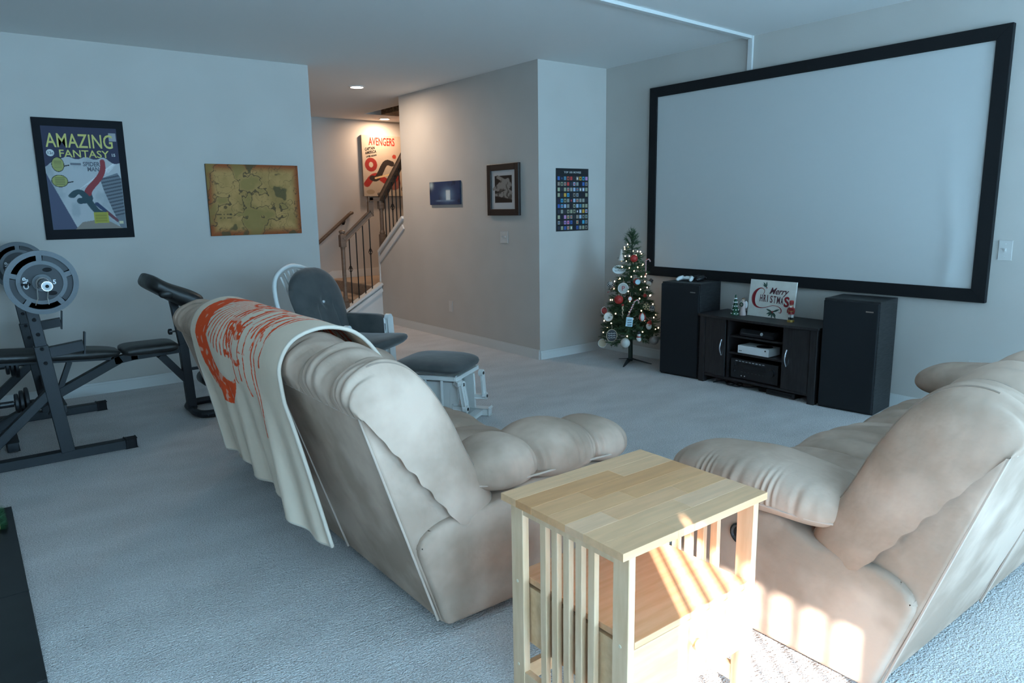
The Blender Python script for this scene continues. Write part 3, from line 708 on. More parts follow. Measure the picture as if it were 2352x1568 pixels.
bm = N(); tube(bm, cr([(4.80, 3.56, .006), (4.86, 3.50, .02), (4.82, 3.42, .006), (4.90, 3.36, .018), (4.83, 3.33, .006), (4.80, 3.42, .016), (4.90, 3.48, .008), (4.86, 3.30, .006), (4.95, 3.22, .006)], 60), .004, 6); obj('cord', bm, blackmat_m, cb, world=True)

# ------------------------------------------------------------------ sign and figurines on the stand
ZT = .566
sg = thing('christmas_sign', 'cream wooden sign painted Merry Christmas standing on the media stand', 'sign', (4.96, 3.175, ZT))
sl = Vector((.12, 0, .993)); sl.normalize(); sn = Vector(RY).cross(sl)
def SP(u, v, d=0): return Vector((4.955, 3.375, ZT+.002))+Vector(RY)*u+sl*v+sn*d
sw, sh = .40, .288
bm = N()
vs_ = bmesh.ops.create_cube(bm, size=1)['verts']
for v in vs_: v.co = SP(sw*(v.co.x+.5), sh*(v.co.z+.5), -.006+.012*v.co.y)
bmesh.ops.bevel(bm, geom=list(bm.edges), offset=.001, segments=1, affect='EDGES')
obj('board', bm, mat('sign_cream', (.72, .70, .64), .7, col2=(.66, .63, .57), scale=20), sg, world=True)
s_red = mat('sign_red', lin('8e1c26'), .6); s_dk = mat('sign_maroon', lin('5a2f38'), .6); s_gr = mat('sign_green', lin('37544b'), .6)
def stx(s, u, v, size, m, **k): txt(s, 'lettering', sg, SP(u, v, .0012), RY, sl, size, m, **k)
stx('Merry', .252, .185, .07, s_dk, bold=.0008, shear=.45, fitw=.165, fith=.066)
for i, ch in enumerate('HRISTMA'): stx(ch, .112+.0295*i+(.003 if ch in 'MA' else 0)-(.004 if ch == 'I' else 0), .120-.002*max(0, i-2), .07, s_dk, bold=.0009, fith=.055, fitw=(.005 if ch == 'I' else (.027 if ch == 'M' else .021)))
stx('S', .332, .098, .09, s_red, bold=.003, fith=.080, fitw=.044)
# big curled C with its swash
bm = N()
pts = cr([(.128, .176), (.134, .205), (.115, .222), (.085, .218), (.055, .190), (.042, .150), (.048, .108), (.075, .078), (.12, .070), (.17, .080), (.22, .096), (.27, .090), (.295, .068), (.292, .045), (.276, .048)], 70)
for a, b_, k in zip(pts[:-1], pts[1:], range(70)):
    t = k/70; wd = .0018+.014*math.exp(-((t-.36)/.13)**2)+.003*math.exp(-((t-.86)/.06)**2)
    d = Vector((b_[0]-a[0], b_[1]-a[1])); n = Vector((-d.y, d.x)); n = n.normalized() if n.length else Vector((0, 1))
    q = [SP(p[0]+n.x*wd*s, p[1]+n.y*wd*s, .0014) for p, s in ((a, -1), (b_, -1), (b_, 1), (a, 1))]
    bm.faces.new([bm.verts.new(x) for x in q])
obj('swash', bm, s_red, sg, world=True, recalc=False)
def leaf(u, v, ang, L, wd):
    bm = N(); d = (math.cos(ang), math.sin(ang)); n = (-d[1], d[0]); P = []
    for t in np.linspace(0, 1, 9): P.append((t, wd*math.sin(math.pi*t)*(1+.35*math.sin(t*25))))
    pl = [(t, h_) for t, h_ in P]+[(t, -h_) for t, h_ in P[-2:0:-1]]
    bm.faces.new([bm.verts.new(SP(u+d[0]*t*L+n[0]*h_, v+d[1]*t*L+n[1]*h_, .0013)) for t, h_ in pl]); obj('holly_leaf', bm, s_gr, sg, world=True, recalc=False)
for a_, L in ((200, .055), (225, .05), (268, .05), (305, .06), (160, .06), (25, .065), (318, .045)): leaf(.222, .045, math.radians(a_), L, .0075)
for a_, L in ((130, .05), (95, .045), (150, .04)): leaf(.148, .232, math.radians(a_), L, .006)
bm = N()
for (u, v) in ((.218, .048), (.228, .052), (.223, .040), (.15, .228)): lathe(bm, [(0, 0), (.005, 0), (.004, .002), (0, .002)], SP(u, v, .0012), 10, sn)
obj('holly_berries', bm, s_red, sg, world=True)
# green ceramic tree
ft = thing('tree_figurine', 'small green ceramic tree with white snow tips beside the sign', 'figurine', (4.905, 3.452, ZT))
bm = N(); prof = [(.034, 0), (.034, .006)]
for k in range(5): zz = .006+.030*k; r = .034-.0062*k; prof += [(r, zz), (r*.95, zz+.006), (r*.55, zz+.028)]
prof += [(.006, .158), (0, .164)]
lathe(bm, prof, (0, 0, 0), 20); autosmooth(obj('tree', bm, mat('glazed_green', (.015, .07, .035), .2), ft), 50)
for k in range(5):
    r = .034-.0062*k
    for q in range(7):
        a_ = q*2*math.pi/7+k*.4; bm = N(); ell(bm, (r*.9*math.cos(a_), r*.9*math.sin(a_), .012+.030*k), .006, .006, .005, 8, 6); obj('snow_tip', bm, white_m, ft, smooth=True)
# pale angel figurine
fa = thing('angel_figurine', 'small pale pink angel figurine holding a wreath, between ceramic tree and sign', 'figurine', (4.93, 3.398, ZT))
bm = N(); lathe(bm, [(.026, 0), (.027, .006), (.022, .03), (.018, .06), (.020, .085), (.014, .105), (.008, .112)], (0, 0, 0), 18); autosmooth(obj('robe', bm, mat('pale_rose', (.55, .42, .40), .5), fa), 60)
bm = N(); ell(bm, (0, 0, .122), .012, .012, .014, 14, 10); obj('head', bm, mat('bisque', (.62, .46, .38), .5), fa, smooth=True)
bm = N(); ell(bm, (.003, 0, .128), .0135, .0135, .012, 12, 8); obj('hair', bm, mat('light_brown', (.22, .13, .08), .6), fa, smooth=True)
for s in (-1, 1):
    bm = N(); ell(bm, (.010, s*.020, .085), .005, .016, .030, 12, 8); obj('wing', bm, white_m, fa, smooth=True)
bm = N(); tube(bm, [(-.021, .014*math.cos(k*math.pi/8), .088+.014*math.sin(k*math.pi/8)) for k in range(16)], .0045, 6, closed=True); obj('wreath', bm, mat('wreath_green', (.03, .07, .04), .7), fa)
# nutcracker style figurine
fn_ = thing('soldier_figurine', 'small red coated wooden soldier figurine at the right edge of the sign', 'figurine', (4.90, 2.958, ZT))
sr = mat('soldier_red', (.33, .03, .03), .4); sk = mat('soldier_skin', (.55, .33, .22), .5); go = mat('soldier_gold', (.45, .30, .08), .35, .5)
bm = N(); lathe(bm, [(.026, 0), (.026, .012), (.022, .016)], (0, 0, 0), 18); obj('stand', bm, go, fn_)
for s in (-1, 1):
    bm = N(); lathe(bm, [(.009, .016), (.009, .05), (.010, .062)], (0, s*.010, 0), 10); obj('leg', bm, white_m, fn_)
    bm = N(); lathe(bm, [(.0105, .016), (.0095, .034)], (-.001, s*.010, 0), 10); obj('boot', bm, black_m, fn_)
    bm = N(); tube(bm, [(0, s*.020, .104), (-.004, s*.027, .085), (-.006, s*.025, .066)], [.007, .006, .006], 8); obj('arm', bm, sr, fn_)
bm = N(); lathe(bm, [(.022, .058), (.020, .075), (.017, .085), (.021, .105), (.012, .113)], (0, 0, 0), 16); obj('coat', bm, sr, fn_)
bm = N(); lathe(bm, [(.0215, .079), (.0215, .085)], (0, 0, 0), 16); obj('belt', bm, go, fn_)
bm = N(); ell(bm, (0, 0, .124), .014, .014, .015, 14, 10); obj('head', bm, sk, fn_, smooth=True)
bm = N(); ell(bm, (-.008, 0, .114), .008, .010, .010, 12, 8); obj('beard', bm, white_m, fn_, smooth=True)
bm = N(); lathe(bm, [(.0145, .130), (.016, .135), (.016, .155), (.012, .162), (0, .163)], (0, 0, 0), 16); obj('hat', bm, sr, fn_)
# game controllers
def controller(loc, rz, m, label):
    t = thing('game_controller', label, 'game controller', loc, rz, 'controllers on the left speaker')
    bm = N(); ell(bm, (0, 0, .024), .030, .045, .017, 20, 10, 2.6, 2.4); obj('body', bm, m, t, smooth=True)
    for s in (-1, 1):
        bm = N(); tube(bm, cr([(.0, s*.038, .026), (-.03, s*.054, .022), (-.058, s*.060, .014)], 8), [.020-.0006*k for k in range(9)], 12); ell(bm, (-.058, s*.060, .0145), .0145, .0145, .0135, 12, 8); obj('grip', bm, m, t, smooth=True)
        bm = N(); lathe(bm, [(.005, .036), (.004, .045), (.009, .047), (.009, .051), (0, .050)], (.004-.014*(s > 0)+.006, s*.026, 0), 14); obj('thumbstick', bm, blackmat_m, t)
        bm = N(); ell(bm, (.028, s*.036, .026), .008, .016, .008, 12, 8); obj('trigger', bm, m, t, smooth=True)
    for k in range(4):
        bm = N(); a_ = k*math.pi/2; lathe(bm, [(.004, .037), (.004, .0425), (0, .0425)], (.012+.009*math.cos(a_), -.036+.009*math.sin(a_), 0), 10); obj('button', bm, blackmat_m, t)
    bm = N(); box(bm, -.018, -.002, .012, .018, .037, .042); box(bm, -.013, -.007, .007, .023, .037, .042); obj('direction_pad', bm, blackmat_m, t)
    return t
controller((4.945, 3.975, .80), math.radians(12), white_m, 'white game controller lying on top of the left speaker')
controller((5.035, 3.90, .80), math.radians(-30), black_m, 'black game controller lying behind the white one on the left speaker')

# ------------------------------------------------------------------ decorated tree
TX, TY = 4.86, 4.54
tr = thing('christmas_tree', 'small artificial fir tree on a flat dark stand in the corner', 'christmas tree', (TX, TY, 0))
bm = N(); tube(bm, [(0, 0, .02), (0, 0, .3), (.005, 0, .8), (0, 0, 1.17)], [.022, .018, .012, .005], 10); obj('trunk', bm, mat('tree_pole', (.015, .03, .02), .6), tr)
for a_ in (205, 300, 75):
    bm = N(); A = math.radians(a_); d = Vector((math.cos(A), math.sin(A), 0)); n = Vector((-d.y, d.x, 0))
    P = [Vector((0, 0, .045))+n*.028, Vector((0, 0, .045))-n*.028, d*.20-n*.006+Vector((0, 0, .004)), d*.20+n*.006+Vector((0, 0, .004))]
    q = [bm.verts.new(p) for p in P]+[bm.verts.new(p-Vector((0, 0, .004))) for p in P]
    bm.faces.new(q[:4]); bm.faces.new(q[4:][::-1])
    for k in range(4): bm.faces.new((q[k], q[k+4], q[(k+1) % 4+4], q[(k+1) % 4]))
    obj('stand_leg', bm, mat('stand_metal', (.012, .02, .025), .5), tr)
rn = random.Random(3)
def branch_mesh(L, tips):
    bm = N(); tube(bm, [(0, 0, 0), (L*.5, 0, .0), (L, 0, L*.06)], [.004, .003, .002], 5)
    twigs = [((0, 0, 0), (L, 0, L*.06))]
    for k in range(tips):
        t = .30+.6*k/tips; a_ = rn.uniform(.5, .9)*(1 if k % 2 else -1); l2 = L*.42*(1.1-t)+.03
        s = Vector((L*t, 0, L*.06*t)); e = s+Vector((math.cos(a_)*l2, math.sin(a_)*l2, rn.uniform(-.3, .5)*l2)); tube(bm, [s, e], .002, 4); twigs.append((s, e))
    for s, e in twigs:
        s = Vector(s); e = Vector(e); d = e-s; nn = max(10, int(d.length/.0028)); d.normalize(); sv, uv = frame_at(d)
        for k in range(nn):
            p = s.lerp(e, .1+.92*k/nn); a_ = rn.uniform(0, 6.28); o_ = (sv*math.cos(a_)+uv*math.sin(a_)); tip = p+(o_*.75+d*.65)*rn.uniform(.022, .036); sd = d.cross(o_)*.0016
            bm.faces.new([bm.verts.new(p-sd), bm.verts.new(p+sd), bm.verts.new(tip)])
    me = bpy.data.meshes.new('branch'); bm.to_mesh(me); bm.free(); me.materials.append(pine_m); return me
BR = [(L, branch_mesh(L, n_)) for L, n_ in ((.10, 4), (.16, 6), (.22, 8), (.27, 9))]
def treeR(z): return .035+.265*(1.19-z)/.95
zz = .27
while zz < 1.12:
    R_ = treeR(zz); nb = int(5+R_*34); ph = rn.random()*6
    for k in range(nb):
        a_ = ph+2*math.pi*k/nb+rn.uniform(-.2, .2); L, me = min(BR, key=lambda q: abs(q[0]-R_*rn.uniform(.85, 1.1)))
        o = bpy.data.objects.new('branch', me); C.objects.link(o); o.parent = tr; o.location = (0, 0, zz+rn.uniform(-.03, .03))
        sc = R_/L*rn.uniform(.85, 1.12); o.scale = (sc, min(sc, 1.2), min(sc, 1.2)); o.rotation_euler = (rn.uniform(-.5, .5), rn.uniform(-.10, .28), a_)
    zz += .068
for k in range(7):
    o = bpy.data.objects.new('branch', BR[0][1]); C.objects.link(o); o.parent = tr; o.location = (0, 0, 1.06+.012*k); o.rotation_euler = (0, -.75-.12*k, k*2.3)
o = bpy.data.objects.new('branch', BR[0][1]); C.objects.link(o); o.parent = tr; o.location = (0, 0, 1.10); o.rotation_euler = (0, -1.5, 0); o.scale = (.95, 1.3, 1.3)
# string of lights
sl_ = thing('string_lights', 'string of warm white fairy lights wound around the small tree', 'fairy lights', (TX, TY, .2))
bulb_m = mat('warm_bulb', (1.0, .70, .42), .4, emit=9); wpts = []
bme = bpy.data.meshes.new('bulb'); bmb = N(); ell(bmb, (0, 0, 0), .0048, .0048, .0065, 8, 6); bmb.to_mesh(bme); bmb.free(); bme.materials.append(bulb_m)
for k in range(86):
    t = k/85; a_ = t*2*math.pi*8.5+rn.uniform(-.15, .15); z = .06+.82*t; R_ = treeR(z+.2)*rn.uniform(.86, 1.0)
    p = Vector((R_*math.cos(a_), R_*math.sin(a_), z+rn.uniform(-.02, .02))); wpts.append(p)
    o = bpy.data.objects.new('bulb', bme); C.objects.link(o); o.parent = sl_; o.location = p+Vector((math.cos(a_), math.sin(a_), .3))*.006
bm = N(); tube(bm, wpts, .0012, 4, cap=False)
tube(bm, cr([wpts[0], (.16, -.28, .10), (.20, -.36, .04), (.25, -.42, .12), (.30, -.46, .10)], 20), .002, 5); obj('wire', bm, mat('wire_green', (.01, .025, .014), .6), sl_)

# ornaments: each hangs on the tree
out = Vector((-.60, -.78, 0)); rgt = Vector((.79, -.61, 0))
o_red = mat('orn_red', (.42, .025, .02), .35, bump=.4, bscale=160); o_white = mat('orn_white', (.66, .64, .60), .6); o_silver = mat('orn_cap', (.6, .55, .4), .3, 1)
o_wood = mat('orn_wood', (.50, .40, .28), .7); o_dark = mat('orn_dark', (.03, .03, .035), .6); o_blue = mat('orn_blue', (.42, .60, .66), .6)
def gingham():
    if 'gingham' in MC: return MC['gingham']
    m = bpy.data.materials.new('gingham'); m.use_nodes = True; nt = m.node_tree; b = nt.nodes['Principled BSDF']
    ck = nt.nodes.new('ShaderNodeTexChecker'); ck.inputs['Scale'].default_value = 90; ck.inputs[1].default_value = (.6, .6, .58, 1); ck.inputs[2].default_value = (.015, .018, .03, 1)
    tc = nt.nodes.new('ShaderNodeTexCoord'); nt.links.new(tc.outputs['Object'], ck.inputs[0]); nt.links.new(ck.outputs[0], b.inputs['Base Color']); b.inputs['Roughness'].default_value = .8
    MC['gingham'] = m; return m
def stripes(name, c1, c2, sc, axis='Z', rot=0):
    if name in MC: return MC[name]
    m = bpy.data.materials.new(name); m.use_nodes = True; nt = m.node_tree; b = nt.nodes['Principled BSDF']
    wv = nt.nodes.new('ShaderNodeTexWave'); wv.bands_direction = axis; wv.inputs['Scale'].default_value = sc; rp = nt.nodes.new('ShaderNodeValToRGB'); rp.color_ramp.interpolation = 'CONSTANT'
    rp.color_ramp.elements[0].color = (*c1, 1); rp.color_ramp.elements[1].position = .5; rp.color_ramp.elements[1].color = (*c2, 1)
    tc = nt.nodes.new('ShaderNodeTexCoord'); mp = nt.nodes.new('ShaderNodeMapping'); mp.inputs['Rotation'].default_value = (0, rot, 0); nt.links.new(tc.outputs['Object'], mp.inputs[0]); nt.links.new(mp.outputs[0], wv.inputs[0])
    nt.links.new(wv.outputs['Fac'], rp.inputs[0]); nt.links.new(rp.outputs[0], b.inputs['Base Color']); b.inputs['Roughness'].default_value = .4; MC[name] = m; return m
def scribble(t, u0, u1, z, d=.0052):
    bm = N(); tube(bm, [rgt*(u0+(u1-u0)*k/24+.003*math.sin(k*1.9))+Vector(EZ)*(z+.007*math.sin(k*1.3)*(.5+.5*math.sin(k*.7)))+out*d for k in range(25)], .0014, 4); obj('script', bm, o_dark if d < .0053 else o_white, t)
def orn(label, p, kind='ornament'):
    return thing('tree_ornament', label, kind, p, 0, 'ornaments on the small tree')
def hook(t, z):
    bm = N(); lathe(bm, [(.006, z), (.006, z+.008), (0, z+.008)], (0, 0, 0), 10); obj('cap', bm, o_silver, t)
    bm = N(); tube(bm, [(0, 0, z+.008), (.003, 0, z+.016), (0, 0, z+.03)], .0012, 5); obj('hook', bm, o_silver, t)
def ball(p, r, m, label, ribs=0):
    t = orn(label, p); bm = N()
    fn = (lambda v, a, b, d: v*(1-.06*abs(math.sin(ribs*math.atan2(b, a)/2)))) if ribs else None
    ell(bm, (0, 0, 0), r, r, r, 32 if ribs else 20, 12, fn=fn); obj('ball', bm, m, t, smooth=True); hook(t, r-.002); return t
def disc(p, rx, rz, m, label, text=None, tm=None, ts=.03, rim=None):
    t = orn(label, p); bm = N(); nsd = 24; P = [(rgt*(rx*math.cos(2*math.pi*k/nsd))+Vector(EZ)*(rz*math.sin(2*math.pi*k/nsd))) for k in range(nsd)]
    A = [bm.verts.new(q+out*.004) for q in P]; B = [bm.verts.new(q-out*.004) for q in P]; bm.faces.new(A); bm.faces.new(B[::-1])
    for k in range(nsd): bm.faces.new((A[k], B[k], B[(k+1) % nsd], A[(k+1) % nsd]))
    obj('disc', bm, m, t)
    if rim: bm = N(); tube(bm, [q+out*.003 for q in P], .003, 6, closed=True); obj('rim', bm, rim, t)
    if text:
        for i, s in enumerate(text): txt(s, 'lettering', t, Vector(p)+out*.0052+Vector(EZ)*(-ts*.35+(len(text)-1)*ts*.45-i*ts*.9), rgt, EZ, ts, tm, .0003)
    bm = N(); tube(bm, [(0, 0, rz), (.004, 0, rz+.02), (0, 0, rz+.04)], .0012, 5); obj('ribbon', bm, o_wood, t); return t
def off(p, k=.03): return tuple(Vector(p)+out*k)
ball(off((4.807, 4.471, .978)), .034, o_red, 'glittery red ball near the top of the tree')
t = disc(off((4.778, 4.624, .873)), .062, .040, mat('orn_pale', (.60, .66, .66), .7), 'pale oval plaque with dark script on the upper left of the tree', rim=None)
for z_ in (.014, -.012): scribble(t, -.042, .042, z_)
ball(off((4.723, 4.679, .734)), .031, gingham(), 'black and white checked ball at the left edge of the tree')
disc(off((4.705, 4.502, .717)), .046, .046, mat('orn_felt', (.42, .40, .36), .9), 'round grey disc with a red letter P', ['P'], mat('orn_letter', (.35, .04, .05), .6), .06, o_white)
t = ball(off((4.787, 4.417, .775)), .032, stripes('plaid_red', (.35, .03, .03), (.05, .02, .02), 40, 'X'), 'red plaid ball with a pale round face right of the P disc')
bm = N(); lathe(bm, [(0, 0), (.024, 0), (.022, .005), (0, .006)], rgt*.006+out*.027, 18, out); obj('face_plate', bm, o_blue, t)
t = orn('white snowman head with black top hat at the right edge of the tree', off((4.96, 4.427, .745))); bm = N(); ell(bm, (0, 0, 0), .026, .026, .024, 16, 10); obj('head', bm, o_white, t, smooth=True)
hd = (rgt*.6+Vector(EZ)*.8).normalized(); bm = N(); lathe(bm, [(.024, 0), (.024, .003), (.016, .004), (.016, .026), (0, .026)], hd*.022, 14, hd); obj('hat', bm, o_dark, t)
bm = N(); lathe(bm, [(.004, 0), (0, .02)], out*.024, 8, out); obj('nose', bm, mat('orn_orange', (.55, .18, .03), .6), t)
ball(off((4.674, 4.524, .615)), .041, o_red, 'large glittery red ball left of the tree centre')
disc(off((4.716, 4.426, .628)), .018, .020, o_white, 'tiny white swirl ornament above the long candy cane', rim=o_red)
ball(off((4.839, 4.362, .652)), .017, o_red, 'small shiny red ornament on the right of the tree')
disc(off((4.645, 4.625, .452), .035), .041, .041, o_white, 'plain white round disc on the lower left of the tree', rim=o_wood)
disc(off((4.684, 4.715, .495)), .028, .034, o_red, 'red and white round ornament behind the plain white disc', rim=o_white)
t = orn('twisted clear icicle ornament with a red ribbon', off((4.66, 4.461, .512))); bm = N(); tube(bm, [(.004*math.cos(k*1.2), .004*math.sin(k*1.2), .05-.0075*k) for k in range(16)], [.007-.0004*k for k in range(16)], 8); obj('icicle', bm, o_wood, t)
bm = N(); ell(bm, (0, 0, .062), .012, .012, .010, 10, 8); obj('bow', bm, o_red, t, smooth=True)
t = orn('pale blue square card ornament under the long candy cane', off((4.673, 4.392, .428), .035)); bm = N(); bar(bm, -rgt*.030+Vector(EZ)*.004, rgt*.030-Vector(EZ)*.002, .006, .082, up=EZ); obj('card', bm, o_blue, t)
for k in range(3): scribble(t, -.018, .018, .018-.022*k, .0045)
bm = N(); tube(bm, [(0, 0, .04), (.003, 0, .06)], .0012, 5); obj('ribbon', bm, o_wood, t)
t = orn('red and white striped ball on the lower right of the tree', off((4.774, 4.33, .467))); bm = N(); ell(bm, (0, 0, 0), .031, .031, .036, 24, 14); ob = obj('ball', bm, o_white, t, smooth=True)
for k in range(4):
    bm = N(); A = k*math.pi/2; pts = [Vector((.0325*math.cos(th)*math.cos(A), .0325*math.cos(th)*math.sin(A), .0375*math.sin(th))) for th in np.linspace(-1.3, 1.3, 11)]; tube(bm, pts, [.001+.005*math.cos(th) for th in np.linspace(-1.3, 1.3, 11)], 6); obj('stripe', bm, o_red, ob, smooth=True)
hook(t, .034)
t = orn('gold snowflake ornament on the right of the tree', off((4.834, 4.340, .555))); bm = N()
for k in range(6):
    A = k*math.pi/3; d = rgt*math.cos(A)+Vector(EZ)*math.sin(A); e = rgt*-math.sin(A)+Vector(EZ)*math.cos(A); bar(bm, Vector((0, 0, 0)), d*.032, .005, .007, up=out)
    for s in (-1, 1): bar(bm, d*.018, d*.028+e*s*.010, .004, .005, up=out)
obj('snowflake', bm, mat('orn_gold', (.62, .50, .26), .5), t)
ball(off((4.904, 4.335, .533)), .027, gingham(), 'black and white checked ball at the right edge of the tree')
t = orn('bearded face ornament with a red hat on the lower right of the tree', off((4.825, 4.297, .395))); bm = N(); ell(bm, (0, 0, -.012), .026, .026, .030, 16, 10); obj('beard', bm, o_white, t, smooth=True)
bm = N(); lathe(bm, [(.024, .010), (.016, .03), (.004, .046), (0, .047)], (0, 0, 0), 16, (.25, -.2, 1)); obj('hat', bm, o_red, t)
bm = N(); ell(bm, out*.018, .012, .012, .010, 12, 8); obj('face', bm, sk, t, smooth=True)
t = disc(off((4.587, 4.522, .299)), .047, .055, o_dark, 'black oval ornament with white script on the lower left of the tree', rim=o_wood)
for z_ in (.020, 0, -.020): scribble(t, -.032, .032, z_, .0056)
ball(off((4.618, 4.384, .246)), .044, mat('orn_ribbed', (.55, .54, .50), .7), 'large ribbed pale ball hanging lowest beside the trunk', 18)
t = orn('small white snowman ornament with a red scarf low on the tree', off((4.713, 4.312, .300)));
for (z, r, nm) in ((-.022, .023, 'belly'), (.014, .017, 'head')): bm = N(); ell(bm, (0, 0, z), r, r, r, 14, 10); obj(nm, bm, o_white, t, smooth=True)
bm = N(); tube(bm, [(.016*math.cos(k*math.pi/6), .016*math.sin(k*math.pi/6), .0) for k in range(12)], .005, 6, closed=True); obj('scarf', bm, o_red, t)
bm = N(); lathe(bm, [(.018, .027), (.018, .030), (.011, .031), (.011, .045), (0, .045)], (0, 0, 0), 12); obj('hat', bm, o_dark, t)
disc(off((4.576, 4.626, .214), .02), .038, .038, o_wood, 'round wood slice ornament low at the left edge of the tree', rim=o_white)
ball(off((4.852, 4.256, .258), .02), .042, mat('orn_taupe', (.24, .20, .18), .35), 'taupe glass ball low at the right edge of the tree')
t = orn('white bell shaped ornament near the top left of the tree', off((4.791, 4.612, 1.0))); bm = N(); lathe(bm, [(.028, -.045), (.026, -.038), (.014, .0), (.010, .035), (.003, .055), (0, .056)], (0, 0, 0), 16); autosmooth(obj('bell', bm, o_white, t))
bm = N(); ell(bm, (0, 0, -.046), .008, .008, .008, 10, 8); obj('clapper', bm, o_silver, t, smooth=True)
cane_m = stripes('cane', (.62, .60, .58), (.42, .03, .03), 26, 'Z', .6)
def cane(label, a, b_, r=.0055):
    a = Vector(a); b_ = Vector(b_); t = orn(label, tuple(a)); d = (b_-a); dn = d.normalized(); sd = dn.cross(out).normalized()
    hk = [d+dn*(.028*math.sin(x))+sd*(.020*(1-math.cos(x))) for x in np.linspace(0, math.pi*.95, 8)]
    bm = N(); tube(bm, [Vector((0, 0, 0)), d*.5]+hk, r, 8); obj('cane', bm, cane_m, t, smooth=True); return t
cane('long striped candy cane slanting across the middle of the tree', off((4.665, 4.42, .45), .04), off((4.74, 4.40, .60), .04), .007)
cane('striped candy cane upright at the upper right of the tree', off((4.93, 4.44, .80)), off((4.905, 4.42, .94)), .006)
cane('short striped candy cane on the left below the checked ball', off((4.70, 4.69, .66)), off((4.72, 4.67, .70)), .005)
